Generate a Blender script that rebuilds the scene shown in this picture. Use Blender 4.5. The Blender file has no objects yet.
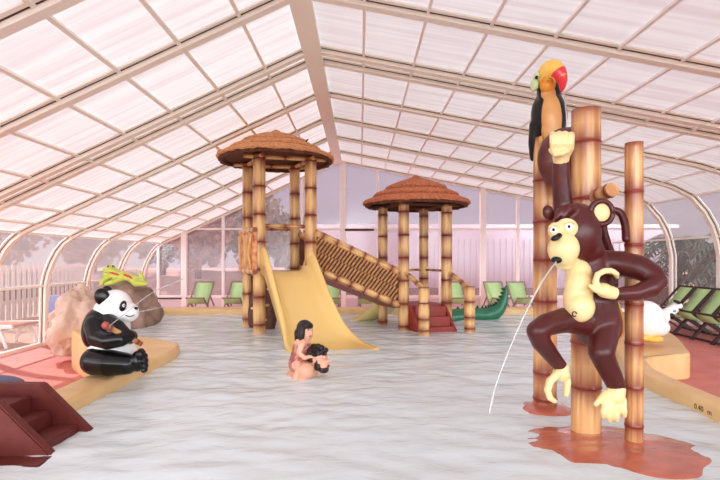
import bpy, bmesh, math, random
from mathutils import Vector, Matrix, Euler, noise
random.seed(7)
S = bpy.context.scene
COL = S.collection
PI = math.pi

# ------------------------------------------------------------------ camera, world, sun, exposure
CZ = 1.05                                   # eye height above the water surface (z = 0)
cam_d = bpy.data.cameras.new('camera'); cam = bpy.data.objects.new('camera', cam_d); COL.objects.link(cam)
cam.location = (0, 0, CZ); cam.rotation_euler = (PI/2, 0, 0)
cam_d.sensor_width = 36; cam_d.lens = 24; cam_d.shift_y = 18/720; cam_d.clip_end = 300; cam_d.clip_start = 0.05
S.camera = cam

w = bpy.data.worlds.new('sky'); S.world = w; w.use_nodes = True
nt = w.node_tree; nt.nodes.clear()
wo = nt.nodes.new('ShaderNodeOutputWorld'); bg = nt.nodes.new('ShaderNodeBackground')
tc = nt.nodes.new('ShaderNodeTexCoord'); sp = nt.nodes.new('ShaderNodeSeparateXYZ'); cr = nt.nodes.new('ShaderNodeValToRGB')
nt.links.new(tc.outputs['Generated'], sp.inputs[0]); nt.links.new(sp.outputs['Z'], cr.inputs[0])
cr.color_ramp.elements[0].position = 0.0; cr.color_ramp.elements[0].color = (0.52, 0.50, 0.55, 1)
cr.color_ramp.elements[1].position = 0.35; cr.color_ramp.elements[1].color = (0.38, 0.37, 0.50, 1)
# bright low sky band added behind the camera (-Y) to light the interior
mr = nt.nodes.new('ShaderNodeMapRange'); mr.inputs['From Min'].default_value = -0.2; mr.inputs['From Max'].default_value = -0.7
mr.inputs['To Min'].default_value = 0.0; mr.inputs['To Max'].default_value = 1.0
dt = nt.nodes.new('ShaderNodeVectorMath'); dt.operation = 'DOT_PRODUCT'; dt.inputs[1].default_value = (0.12, 0.99, 0)
nt.links.new(tc.outputs['Generated'], dt.inputs[0]); nt.links.new(dt.outputs['Value'], mr.inputs['Value'])
mz = nt.nodes.new('ShaderNodeMapRange'); mz.inputs['From Min'].default_value = 0.42; mz.inputs['From Max'].default_value = 0.20
nt.links.new(sp.outputs['Z'], mz.inputs['Value'])
mm = nt.nodes.new('ShaderNodeMath'); mm.operation = 'MULTIPLY'; nt.links.new(mr.outputs[0], mm.inputs[0]); nt.links.new(mz.outputs[0], mm.inputs[1])
mxw = nt.nodes.new('ShaderNodeMix'); mxw.data_type = 'RGBA'; nt.links.new(mm.outputs[0], mxw.inputs[0])
nt.links.new(cr.outputs[0], mxw.inputs[6]); mxw.inputs[7].default_value = (9.3, 11.0, 11.8, 1)
nt.links.new(mxw.outputs[2], bg.inputs['Color']); bg.inputs['Strength'].default_value = 0.95
nt.links.new(bg.outputs[0], wo.inputs[0])

sun_d = bpy.data.lights.new('sun', 'SUN'); sun = bpy.data.objects.new('sun', sun_d); COL.objects.link(sun)
sun_d.energy = 4.6; sun_d.angle = math.radians(1.0); sun_d.color = (1.0, 0.99, 0.98)
sun.rotation_euler = Vector((-0.52, 0.40, 0.70)).to_track_quat('Z', 'Y').to_euler()

vs = S.view_settings
vs.view_transform = 'Standard'; vs.look = 'None'; vs.gamma = 1.0; vs.exposure = 0.26; vs.use_curve_mapping = False
S.cycles.use_denoising = True
S.cycles.max_bounces = 10; S.cycles.diffuse_bounces = 5; S.cycles.transparent_max_bounces = 16
S.cycles.caustics_reflective = False; S.cycles.caustics_refractive = False
S.cycles.sample_clamp_indirect = 6.0

# ------------------------------------------------------------------ materials
def lin(c):
    return tuple(((x/255)/12.92 if x/255 <= 0.04045 else ((x/255+0.055)/1.055)**2.4) for x in c) + (1.0,)

def mat(name, col, rough=0.5, col2=None, scale=6.0, bump=0.0, bscale=30.0, spec=0.4, stretch=(1,1,1), coat=0.0, contrast=0.25, metal=0.0):
    m = bpy.data.materials.new(name); m.use_nodes = True
    n = m.node_tree.nodes; L = m.node_tree.links
    b = n['Principled BSDF']
    b.inputs['Base Color'].default_value = lin(col); b.inputs['Roughness'].default_value = rough
    b.inputs['Specular IOR Level'].default_value = spec; b.inputs['Coat Weight'].default_value = coat
    b.inputs['Coat Roughness'].default_value = 0.12; b.inputs['Metallic'].default_value = metal
    if col2 or bump:
        t = n.new('ShaderNodeTexCoord'); mp = n.new('ShaderNodeMapping'); L.new(t.outputs['Object'], mp.inputs[0])
        mp.inputs['Scale'].default_value = stretch
    if col2:
        ns = n.new('ShaderNodeTexNoise'); ns.inputs['Scale'].default_value = scale; ns.inputs['Detail'].default_value = 6
        L.new(mp.outputs[0], ns.inputs[0])
        r = n.new('ShaderNodeValToRGB'); L.new(ns.outputs[0], r.inputs[0])
        r.color_ramp.elements[0].position = 0.5-contrast; r.color_ramp.elements[1].position = 0.5+contrast
        r.color_ramp.elements[0].color = lin(col2); r.color_ramp.elements[1].color = lin(col)
        L.new(r.outputs[0], b.inputs['Base Color'])
    if bump:
        n2 = n.new('ShaderNodeTexNoise'); n2.inputs['Scale'].default_value = bscale; n2.inputs['Detail'].default_value = 5
        L.new(mp.outputs[0], n2.inputs[0])
        bp = n.new('ShaderNodeBump'); bp.inputs['Strength'].default_value = bump; bp.inputs['Distance'].default_value = 0.02
        L.new(n2.outputs[0], bp.inputs['Height']); L.new(bp.outputs[0], b.inputs['Normal'])
    return m

def burn_mat(name, col, streak, burn, rough=0.4, stretch=(40,40,3)):
    """bamboo: pale cane with lengthwise streaks, scorched brown where the mesh attribute says so"""
    m = mat(name, col, rough, streak, 1.0, 0.12, 2.5, stretch=stretch, coat=0.15, contrast=0.3)
    n = m.node_tree.nodes; L = m.node_tree.links; b = n['Principled BSDF']
    src = b.inputs['Base Color'].links[0].from_socket
    at = n.new('ShaderNodeAttribute'); at.attribute_name = 'burn'
    mx = n.new('ShaderNodeMix'); mx.data_type = 'RGBA'
    L.new(at.outputs['Fac'], mx.inputs[0]); L.new(src, mx.inputs[6]); mx.inputs[7].default_value = lin(burn)
    L.new(mx.outputs[2], b.inputs['Base Color'])
    return m

def sheet_mat(name, trans, transl, diff, col, streak=None, gloss=0.06, stretch=None):
    """thin polycarbonate or glazing: part clear, part milky"""
    m = bpy.data.materials.new(name); m.use_nodes = True
    n = m.node_tree.nodes; L = m.node_tree.links; n.remove(n['Principled BSDF']); out = n['Material Output']
    tr = n.new('ShaderNodeBsdfTransparent'); tl = n.new('ShaderNodeBsdfTranslucent'); df = n.new('ShaderNodeBsdfDiffuse'); gl = n.new('ShaderNodeBsdfGlossy')
    tr.inputs[0].default_value = lin(col); tl.inputs[0].default_value = lin(col); df.inputs[0].default_value = lin(col); gl.inputs['Roughness'].default_value = 0.15
    if streak:
        t = n.new('ShaderNodeTexCoord'); mp = n.new('ShaderNodeMapping'); mp.inputs['Scale'].default_value = stretch
        ns = n.new('ShaderNodeTexNoise'); ns.inputs['Scale'].default_value = 1.0; ns.inputs['Detail'].default_value = 4
        L.new(t.outputs['Object'], mp.inputs[0]); L.new(mp.outputs[0], ns.inputs[0])
        r = n.new('ShaderNodeValToRGB'); r.color_ramp.elements[0].position = 0.35; r.color_ramp.elements[1].position = 0.6
        r.color_ramp.elements[0].color = lin(streak); r.color_ramp.elements[1].color = lin(col)
        L.new(ns.outputs[0], r.inputs[0])
        for x in (tl, df): L.new(r.outputs[0], x.inputs[0])
    a = n.new('ShaderNodeMixShader'); a.inputs[0].default_value = transl/max(1e-6, transl+diff)
    L.new(df.outputs[0], a.inputs[1]); L.new(tl.outputs[0], a.inputs[2])
    c = n.new('ShaderNodeMixShader'); c.inputs[0].default_value = trans
    L.new(a.outputs[0], c.inputs[1]); L.new(tr.outputs[0], c.inputs[2])
    d = n.new('ShaderNodeMixShader'); d.inputs[0].default_value = gloss
    L.new(c.outputs[0], d.inputs[1]); L.new(gl.outputs[0], d.inputs[2]); L.new(d.outputs[0], out.inputs[0])
    return m

M = {}
M['roof'] = sheet_mat('milky_polycarbonate', 0.02, 0.27, 0.73, (250,247,246), (236,228,228), 0.03, (0.6,14,0.6))
M['pane_upper'] = sheet_mat('hazy_curved_pane', 0.66, 0.5, 0.5, (238,226,226), None, 0.08)
M['pane'] = sheet_mat('clear_pane', 0.84, 0.5, 0.5, (246,236,235), None, 0.07)
M['pane_back'] = sheet_mat('hazy_back_pane', 0.76, 0.5, 0.5, (236,220,228), None, 0.06)
M['frame'] = mat('cream_aluminium', (246,240,228), 0.4, spec=0.5)
M['frame_white'] = mat('white_aluminium', (246,234,230), 0.4)
M['gasket'] = mat('brown_gasket', (78,50,44), 0.6)
M['deck'] = mat('red_deck', (224,142,132), 0.6, (206,120,112), 5, 0.15, 80)
M['coping'] = mat('ochre_coping', (240,204,146), 0.4, (228,184,126), 4, 0.08, 60)
M['basin'] = mat('pale_basin', (232,242,250), 0.6, (206,226,242), 2.2)
M['ground'] = mat('dry_ground', (206,172,152), 0.9, (186,150,124), 3)
M['bamboo'] = burn_mat('tan_bamboo', (240,200,138), (214,160,98), (122,42,26), 0.38)
M['bamboo_big'] = burn_mat('glossy_bamboo', (244,202,140), (214,146,90), (126,38,26), 0.3)
M['carved'] = mat('carved_panel', (236,176,116), 0.5, (176,92,56), 9, 0.3, 20, contrast=0.12)
M['thatch'] = mat('straw_thatch', (236,178,124), 0.9, (184,112,72), 1, 0.7, 1, stretch=(26,26,60), contrast=0.2)
M['thatch_red'] = mat('russet_thatch', (222,140,98), 0.9, (166,88,60), 1, 0.7, 1, stretch=(26,26,60), contrast=0.2)
M['under'] = mat('thatch_shade', (120,74,52), 0.9, (70,40,30), 20)  # thatch darkened in colour for the shade below the tiers
M['darkwood'] = mat('dark_beam', (96,56,40), 0.6)
M['weave'] = mat('brown_weave_ground', (112,66,44), 0.7, (84,46,32), 12)
M['cane'] = mat('split_cane', (206,156,102), 0.5, (176,120,74), 14)
M['slide'] = mat('yellow_slide', (238,200,124), 0.25, coat=0.4)
M['slide_pale'] = mat('pale_slide', (232,208,140), 0.3, coat=0.3)
M['step'] = mat('red_step', (160,62,50), 0.45, (134,48,40), 8)
M['stair'] = mat('maroon_stair', (108,42,36), 0.55, (94,34,30), 20, 0.15, 90)
M['rockwall'] = mat('brown_rock', (112,72,56), 0.8, (74,44,36), 10, 0.5, 18)
M['rock_sunlit'] = mat('sunlit_rock', (232,206,188), 0.8, (194,158,138), 3.2, 0.5, 9)  # rock colour made paler to stand for sunlight on the left rocks
M['rock'] = mat('sandy_rock', (182,150,132), 0.8, (116,90,78), 4, 0.5, 9)
M['mound'] = mat('red_mound', (206,112,86), 0.25, (176,84,62), 7, 0.5, 14, stretch=(1,1.8,1), coat=0.8)
M['brown'] = mat('monkey_brown', (88,28,26), 0.36, (64,19,19), 5, 0.08, 30, spec=0.35, coat=0.12)
M['nut'] = mat('coconut_brown', (104,42,38), 0.4, (72,26,24), 12, 0.15, 40, stretch=(1,1,.25), coat=0.1)
M['cream'] = mat('cream_paint', (240,216,160), 0.35, (230,200,138), 6, coat=0.2)
M['white'] = mat('white_paint', (244,240,238), 0.35, coat=0.2)
M['black'] = mat('black_paint', (10,9,10), 0.28, spec=0.3, coat=0.12)
M['tan'] = mat('tan_breast', (226,170,106), 0.35, (208,146,84), 5, coat=0.2)
M['orange'] = mat('orange_paint', (248,176,64), 0.3, (244,204,96), 3, coat=0.3)
M['amber'] = mat('amber_paint', (226,146,44), 0.35, coat=0.2)
M['red'] = mat('red_paint', (222,52,62), 0.3, coat=0.3)
M['mint'] = mat('pale_green_paint', (206,222,172), 0.4)
M['lime'] = mat('lime_paint', (206,214,96), 0.35, (178,190,70), 6, coat=0.2)
M['croc'] = mat('green_paint', (38,120,84), 0.35, (26,96,66), 6, coat=0.3)
M['croc_dark'] = mat('dark_green_paint', (20,66,50), 0.4)
M['sling'] = mat('green_canvas', (198,232,168), 0.8, (184,220,150), 8)
M['chairwood'] = mat('dark_chair_frame', (70,46,44), 0.5)
M['chairmetal'] = mat('grey_chair_frame', (150,120,112), 0.5)
M['blue'] = mat('navy_vinyl', (36,50,92), 0.35)
M['plastic'] = mat('white_plastic', (240,228,224), 0.45)
M['towel'] = mat('rust_towel', (186,124,98), 0.9)
M['bluefab'] = mat('blue_fabric', (112,116,160), 0.8)
M['picket'] = mat('picket_paint', (238,214,204), 0.6)
M['clad'] = mat('pale_cladding', (226,206,212), 0.6)
M['leafdry'] = mat('brown_foliage', (164,104,86), 0.9, (110,66,54), 6)
M['leafgreen'] = mat('dull_foliage', (132,106,76), 0.9, (86,70,50), 6)
M['palm'] = mat('palm_green', (60,72,42), 0.6, (40,50,30), 6)
M['bark'] = mat('brown_bark', (92,70,62), 0.9, (70,50,44), 12)
M['skin'] = mat('skin', (236,180,150), 0.4, (224,158,130), 8)
M['skin2'] = mat('child_skin', (240,184,156), 0.4, (226,164,136), 8)
M['hair'] = mat('dark_wet_hair', (38,22,20), 0.35, bump=0.5, bscale=60)
M['suit'] = mat('brown_swimsuit', (150,84,72), 0.5, (206,130,116), 26, contrast=0.08)
M['lip'] = mat('lip', (170,80,76), 0.4)
M['bank'] = mat('bare_bank', (226,180,160), 0.9, (196,140,120), 1.5)
M['ink'] = mat('dark_ink', (70,46,30), 0.6)
# water streams: mostly clear, bright rim
def stream_mat():
    m = bpy.data.materials.new('water_stream'); m.use_nodes = True
    n = m.node_tree.nodes; L = m.node_tree.links; n.remove(n['Principled BSDF'])
    tr = n.new('ShaderNodeBsdfTransparent'); gl = n.new('ShaderNodeBsdfGlossy'); df = n.new('ShaderNodeBsdfTranslucent'); d2 = n.new('ShaderNodeBsdfDiffuse')
    a = n.new('ShaderNodeMixShader'); a.inputs[0].default_value = 0.5; L.new(df.outputs[0], a.inputs[1]); L.new(d2.outputs[0], a.inputs[2])
    g = n.new('ShaderNodeMixShader'); g.inputs[0].default_value = 0.25; L.new(a.outputs[0], g.inputs[1]); L.new(gl.outputs[0], g.inputs[2]); gl.inputs['Roughness'].default_value = .1
    c = n.new('ShaderNodeMixShader'); c.inputs[0].default_value = 0.40; L.new(g.outputs[0], c.inputs[1]); L.new(tr.outputs[0], c.inputs[2])
    L.new(c.outputs[0], n['Material Output'].inputs[0]); return m
M['stream'] = stream_mat()
def water_mat():
    m = bpy.data.materials.new('pool_water'); m.use_nodes = True
    n = m.node_tree.nodes; L = m.node_tree.links; n.remove(n['Principled BSDF'])
    tr = n.new('ShaderNodeBsdfTransparent'); tr.inputs[0].default_value = (0.90, 0.94, 0.97, 1)
    gl = n.new('ShaderNodeBsdfGlossy'); gl.inputs['Roughness'].default_value = 0.04
    df = n.new('ShaderNodeBsdfDiffuse'); df.inputs[0].default_value = lin((242,253,255))
    fr = n.new('ShaderNodeFresnel'); fr.inputs[0].default_value = 1.25
    t = n.new('ShaderNodeTexCoord'); mp = n.new('ShaderNodeMapping'); mp.inputs['Scale'].default_value = (1, 1.7, 1)
    n1 = n.new('ShaderNodeTexNoise'); n1.inputs['Scale'].default_value = 6; n1.inputs['Detail'].default_value = 4; n1.inputs['Distortion'].default_value = 0.6
    L.new(t.outputs['Object'], mp.inputs[0]); L.new(mp.outputs[0], n1.inputs[0])
    bp = n.new('ShaderNodeBump'); bp.inputs['Strength'].default_value = 0.28; bp.inputs['Distance'].default_value = 0.04
    L.new(n1.outputs[0], bp.inputs['Height'])
    for x in (gl, fr): L.new(bp.outputs[0], x.inputs['Normal'])
    a = n.new('ShaderNodeMixShader'); a.inputs[0].default_value = 0.85; L.new(tr.outputs[0], a.inputs[1]); L.new(df.outputs[0], a.inputs[2])
    c = n.new('ShaderNodeMixShader'); L.new(fr.outputs[0], c.inputs[0]); L.new(a.outputs[0], c.inputs[1]); L.new(gl.outputs[0], c.inputs[2])
    L.new(c.outputs[0], n['Material Output'].inputs[0]); return m
M['water'] = water_mat()

# ------------------------------------------------------------------ mesh helpers
def P(u, v, Y):
    """a point at distance Y seen in direction (u, v) of the 720x480 view"""
    return Vector(((u-360)/480*Y, Y, CZ+(258-v)/480*Y))

class MB:
    rs = 1.0                                # size of rounded shapes in the group being built
    def __init__(s): s.v = []; s.f = []; s.b = []; s.sm = []
    def add(s, vs_, fs, burn=None, smooth=False):
        o = len(s.v); s.v += [Vector(x) for x in vs_]; s.f += [tuple(i+o for i in f) for f in fs]
        s.b += burn if burn else [0.0]*len(vs_); s.sm += [smooth]*len(fs); return s
    def box(s, c, d, rot=None):
        h = Vector(d)/2; R = rot.to_3x3() if rot else Matrix.Identity(3); c = Vector(c)
        vs_ = [c + R @ Vector((x*h.x, y*h.y, z*h.z)) for z in (-1,1) for y in (-1,1) for x in (-1,1)]
        return s.add(vs_, [(0,2,3,1),(4,5,7,6),(0,1,5,4),(2,6,7,3),(0,4,6,2),(1,3,7,5)])
    def bar(s, a, b, wd, ht, up=(0,0,1)):
        a = Vector(a); b = Vector(b); d = (b-a).normalized(); x = d.cross(Vector(up)).normalized(); z = x.cross(d)
        vs_ = [p + x*i*wd/2 + z*j*ht/2 for p in (a, b) for i, j in ((-1,-1),(1,-1),(1,1),(-1,1))]
        return s.add(vs_, [(3,2,1,0),(4,5,6,7),(0,1,5,4),(1,2,6,5),(2,3,7,6),(3,0,4,7)])
    def tube(s, pts, rad, seg=12, smooth=True, flat=1.0, burn=None, up=None, cap=True, sc=True):
        pts = [Vector(p) for p in pts]; n = len(pts)
        if not hasattr(rad, '__len__'): rad = [rad]*n
        if sc: rad = [q*MB.rs for q in rad]
        T = [(pts[min(i+1,n-1)]-pts[max(i-1,0)]).normalized() for i in range(n)]
        r0 = Vector(up) if up else (Vector((0,0,1)) if abs(T[0].z) < 0.9 else Vector((0,1,0)))
        vs_ = []; bb = []
        for i in range(n):
            r0 = (r0 - T[i]*r0.dot(T[i])).normalized(); q = T[i].cross(r0)
            for k in range(seg):
                a = 2*PI*k/seg
                vs_.append(pts[i] + (r0*math.cos(a) + q*math.sin(a)*flat)*rad[i]); bb.append(burn[i] if burn else 0.0)
        fs = [(i*seg+k, i*seg+(k+1)%seg, (i+1)*seg+(k+1)%seg, (i+1)*seg+k) for i in range(n-1) for k in range(seg)]
        if cap: fs += [tuple(range(seg-1,-1,-1)), tuple((n-1)*seg+k for k in range(seg))]
        return s.add(vs_, fs, bb, smooth)
    def cap_tube(s, pts, rad, seg=12, flat=1.0, up=None):
        """tube with rounded ends"""
        pts = [Vector(p) for p in pts]; n = len(pts)
        if not hasattr(rad, '__len__'): rad = [rad]*n
        rad = [q*MB.rs for q in rad]
        d0 = (pts[0]-pts[1]).normalized(); d1 = (pts[-1]-pts[-2]).normalized()
        a = [(pts[0]+d0*rad[0]*k, rad[0]*q) for k, q in ((.96,.25),(.8,.6),(.45,.89))]
        b = [(pts[-1]+d1*rad[-1]*k, rad[-1]*q) for k, q in ((.45,.89),(.8,.6),(.96,.25))]
        return s.tube([x[0] for x in a]+pts+[x[0] for x in b], [x[1] for x in a]+list(rad)+[x[1] for x in b], seg, True, flat, None, up, True, False)
    def ell(s, c, r, rot=(0,0,0), nu=20, nv=12):
        c = Vector(c); R = Euler(rot).to_matrix()
        if not hasattr(r, '__len__'): r = (r,r,r)
        r = [q*MB.rs for q in r]
        vs_ = [c + R @ Vector((0,0,r[2]))]
        for j in range(1, nv):
            t = PI*j/nv
            for i in range(nu):
                a = 2*PI*i/nu
                vs_.append(c + R @ Vector((r[0]*math.sin(t)*math.cos(a), r[1]*math.sin(t)*math.sin(a), r[2]*math.cos(t))))
        vs_.append(c - R @ Vector((0,0,r[2]))); e = len(vs_)-1
        fs = [(0, 1+i, 1+(i+1)%nu) for i in range(nu)]
        for j in range(nv-2):
            for i in range(nu):
                fs.append((1+j*nu+i, 1+(j+1)*nu+i, 1+(j+1)*nu+(i+1)%nu, 1+j*nu+(i+1)%nu))
        fs += [(e, 1+(nv-2)*nu+(i+1)%nu, 1+(nv-2)*nu+i) for i in range(nu)]
        return s.add(vs_, fs, None, True)
    def prism(s, poly, a0, a1, axis='z', flip=False):
        """a flat outline pushed through a thickness along one axis"""
        n = len(poly)
        def q(p, t): return {'z': (p[0],p[1],t), 'y': (p[0],t,p[1]), 'x': (t,p[0],p[1])}[axis]
        vs_ = [q(p, a0) for p in poly] + [q(p, a1) for p in poly]
        fs = [tuple(range(n-1,-1,-1)), tuple(range(n,2*n))] + [(i,(i+1)%n,n+(i+1)%n,n+i) for i in range(n)]
        return s.add(vs_, fs)

def origin_of(p):
    o = Vector((0,0,0))
    while p is not None: o += p.location; p = p.parent
    return o

def obj(name, mb, m, parent=None, bevel=0.0, recalc=True):
    """link the collected shapes as ONE mesh object, its vertices given in world space"""
    me = bpy.data.meshes.new(name); off = origin_of(parent)
    me.from_pydata([v-off for v in mb.v], [], mb.f)
    if any(mb.b):
        at = me.attributes.new('burn', 'FLOAT', 'POINT'); at.data.foreach_set('value', mb.b)
    me.polygons.foreach_set('use_smooth', mb.sm)
    me.materials.append(M[m] if isinstance(m, str) else m)
    if recalc or bevel:
        bm = bmesh.new(); bm.from_mesh(me); bmesh.ops.recalc_face_normals(bm, faces=bm.faces)
        if bevel:
            es = [e for e in bm.edges if len(e.link_faces) == 2 and e.calc_face_angle(0) > 0.6]
            bmesh.ops.bevel(bm, geom=es, offset=bevel, segments=2, affect='EDGES', clamp_overlap=True)
        bm.to_mesh(me); bm.free()
    o = bpy.data.objects.new(name, me); COL.objects.link(o)
    if parent: o.parent = parent
    return o

def blob(name, mb, m, parent=None, vox=0.008, it=6):
    """melt overlapping rounded shapes into one continuous skin"""
    t = obj('melt', mb, m)
    r = t.modifiers.new('r', 'REMESH'); r.mode = 'VOXEL'; r.voxel_size = vox; r.use_smooth_shade = True
    sm = t.modifiers.new('s', 'SMOOTH'); sm.factor = 0.5; sm.iterations = it
    me = bpy.data.meshes.new_from_object(t.evaluated_get(bpy.context.evaluated_depsgraph_get()))
    bpy.data.objects.remove(t)
    off = origin_of(parent); me.transform(Matrix.Translation(-off)); me.name = name
    me.polygons.foreach_set('use_smooth', [True]*len(me.polygons))
    if not me.materials: me.materials.append(M[m])
    o = bpy.data.objects.new(name, me); COL.objects.link(o)
    if parent: o.parent = parent
    return o

def thing(name, label, cat, loc, group=None, rotz=0):
    o = bpy.data.objects.new(name, None); COL.objects.link(o); o.empty_display_size = 0.1
    o.location = loc; o.rotation_euler = (0,0,rotz); o['label'] = label; o['category'] = cat
    if group: o['group'] = group
    return o
def tag(o, label, cat, group=None, kind=None):
    o['label'] = label; o['category'] = cat
    if group: o['group'] = group
    if kind: o['kind'] = kind
    return o
def struct(name, mb, m, parent=None, bevel=0.0, recalc=True):
    o = obj(name, mb, m, parent, bevel, recalc)
    if parent is None: o['kind'] = 'structure'
    return o
def dup(root, loc, rotz, label=None):
    r = root.copy(); COL.objects.link(r); r.location = loc; r.rotation_euler = (0,0,rotz)
    if label: r['label'] = label
    for ch in list(root.children):
        c = ch.copy(); COL.objects.link(c); c.parent = r
        for g in ch.children:
            d = g.copy(); COL.objects.link(d); d.parent = c
    return r
def spline(pts, n=8, closed=False):
    pts = [Vector(p) for p in pts]; out = []; N = len(pts)
    for i in range(N if closed else N-1):
        g = (lambda k: pts[k % N]) if closed else (lambda k: pts[max(0, min(N-1, k))])
        a, b, c, d = g(i-1), g(i), g(i+1), g(i+2)
        for k in range(n):
            t = k/n
            out.append(0.5*((2*b)+(c-a)*t+(2*a-5*b+4*c-d)*t*t+(3*b-a-3*c+d)*t**3))
    if not closed: out.append(pts[-1])
    return out

def bamboo(mb, a, b, r, nodes, r2=None, seg=24, spread=0.05, bulge=1.10, ends=True, strength=0.95):
    """one cane from a to b with swollen scorched joints at the given fractions; burn fades out unevenly round each joint"""
    a = Vector(a); b = Vector(b); Ln = (b-a).length; r2 = (r2 or r)*MB.rs; r = r*MB.rs
    ts = {0.0, 1.0}
    k = int(Ln/0.03)
    for i in range(k+1): ts.add(i/max(1,k))
    for q in nodes:
        for d in (-.018,-.010,-.004,0,.004,.010,.018): ts.add(min(1,max(0,q+d/Ln)))
    ts = sorted(ts)
    d = (b-a).normalized(); x = d.orthogonal().normalized() if abs(d.z) < .9 else Vector((1,0,0)); y = d.cross(x)
    vs_ = []; bb = []; sd = random.random()*50
    for t in ts:
        rr = r+(r2-r)*t
        m = min([abs(t-q)*Ln for q in nodes] or [9])
        if m < 0.012: rr *= 1+(bulge-1)*(1-m/0.012)
        for i in range(seg):
            an = 2*PI*i/seg
            vs_.append(a+d*Ln*t+(x*math.cos(an)+y*math.sin(an))*rr)
            wob = 0.55+1.0*noise.noise(Vector((math.cos(an)*1.6+sd, math.sin(an)*1.6, t*Ln*3)))+.8*noise.noise(Vector((math.cos(an)*6+sd, math.sin(an)*6, t*Ln*1.2)))
            sp_ = spread*max(.25, wob+.35)
            q = strength*math.exp(-(m/sp_)**1.3)
            if m < 0.008: q = 1.0
            if ends:
                e = min(t, 1-t)*Ln; q = max(q, .9*math.exp(-(e/(spread*.8*max(.3,wob+.3)))))
            bb.append(min(1.0, q))
    n = len(ts)
    fs = [(i*seg+j, i*seg+(j+1)%seg, (i+1)*seg+(j+1)%seg, (i+1)*seg+j) for i in range(n-1) for j in range(seg)]
    fs += [tuple(range(seg-1,-1,-1)), tuple((n-1)*seg+j for j in range(seg))]
    mb.add(vs_, fs, bb, True)
    for f in (-1, -2): mb.sm[f] = False
    return mb
# ------------------------------------------------------------------ the enclosure
H = 2.32; RX, RZ = -0.52, CZ+H
LEFT = [(-4.35, RZ-.465*3.83), (-4.56,1.50), (-4.72,1.42), (-4.86,1.31), (-4.97,1.17), (-5.06,1.0), (-5.13,.82), (-5.18,.595)]
RIGHT = [(4.3, RZ-.19*4.82), (4.7,2.37), (5.1,2.25), (5.44,2.08), (5.66,1.83), (5.79,1.6), (5.86,1.40)]
ZL, ZR = -0.38, -0.15                      # deck levels left and right
ARCH = [11.36, 10.22, 9.02, 7.81, 6.63, 5.51, 5.22, 4.09, 3.02, 1.9, 0.75, -.4, -1.5]
YB, YF = 11.36, -1.6
full = [(-5.2, ZL)] + LEFT[::-1] + [(RX, RZ)] + RIGHT + [(5.92, 1.1), (5.92, ZR)]

def inset(pl, d):
    """the outline moved d towards the inside"""
    out = []
    for i, p in enumerate(pl):
        a = Vector(pl[max(0,i-1)]); b = Vector(pl[min(len(pl)-1,i+1)]); p = Vector(p)
        n1 = (p-a).normalized() if i else (b-p).normalized(); n2 = (b-p).normalized() if i < len(pl)-1 else n1
        nn = (Vector((n1.y,-n1.x))+Vector((n2.y,-n2.x))).normalized()
        out.append(p+nn*d)
    return out
def hoop(mb, d0, d1, y0, y1, pl=full):
    A = inset(pl, d0); B = inset(pl, d1); n = len(pl); vs_ = []
    for y in (y0, y1):
        for q in (A, B): vs_ += [(p.x, y, p.y) for p in q]
    fs = []
    for i in range(n-1):
        for a, b in ((0,n),(n,3*n),(3*n,2*n),(2*n,0)): fs.append((a+i, a+i+1, b+i+1, b+i))
    fs += [(0,n,3*n,2*n), (n-1,3*n-1,4*n-1,2*n-1)[::1]]
    fs[-1] = (n-1, 2*n-1, 4*n-1, 3*n-1)
    return mb.add(vs_, fs)

mb = MB()
slopeL = LEFT[:3][::-1]                    # eave up to the straight run
top = [(-4.72,1.42),(-4.56,1.50),(-4.35,LEFT[0][1]),(RX,RZ),(4.3,RIGHT[0][1]),(4.7,2.37),(5.1,2.25),(5.44,2.08)]
vs_ = [(x, y, z) for y in (YF, YB) for x, z in top]; n = len(top)
mb.add(vs_, [(i, i+1, n+i+1, n+i) for i in range(n-1)])
ceiling = struct('ceiling', mb, 'roof', recalc=False)
for y in ARCH:
    r = struct('roof_rib', hoop(MB(), 0.004, 0.065, y, y+.085), 'frame', ceiling)
    struct('gasket', hoop(MB(), 0.006, 0.024, y-.014, y-.002), 'gasket', r)
    struct('rib_flange', hoop(MB(), 0.003, 0.020, y-.055, y-.014), 'frame', r)
def roof_z(x): return RZ-.465*(RX-x) if x < RX else RZ-.19*(x-RX)
for x in [-1.03-.51*i for i in range(7)]+[-4.45]:
    z = roof_z(x) if x > -4.4 else 1.545
    struct('purlin', MB().box((x, (YB+YF)/2, z-.022), (.034, YB-YF, .03), Matrix.Rotation(-.435,4,'Y')), 'frame', ceiling)
for x in [.04+.54*i for i in range(10)]+[5.42]:
    z = roof_z(x) if x < 4.3 else {0:0}.get(1, None)
    if z is None:
        z = next(a[1]+(b[1]-a[1])*(x-a[0])/(b[0]-a[0]) for a, b in zip(top, top[1:]) if a[0] <= x <= b[0])
    struct('purlin', MB().box((x, (YB+YF)/2, z-.022), (.026, YB-YF, .03), Matrix.Rotation(.19,4,'Y')), 'frame_white', ceiling)
struct('ridge_beam', MB().box((RX+.0, (YB+YF)/2, RZ-.075), (.20, YB-YF, .05)), 'frame', ceiling)

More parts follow.
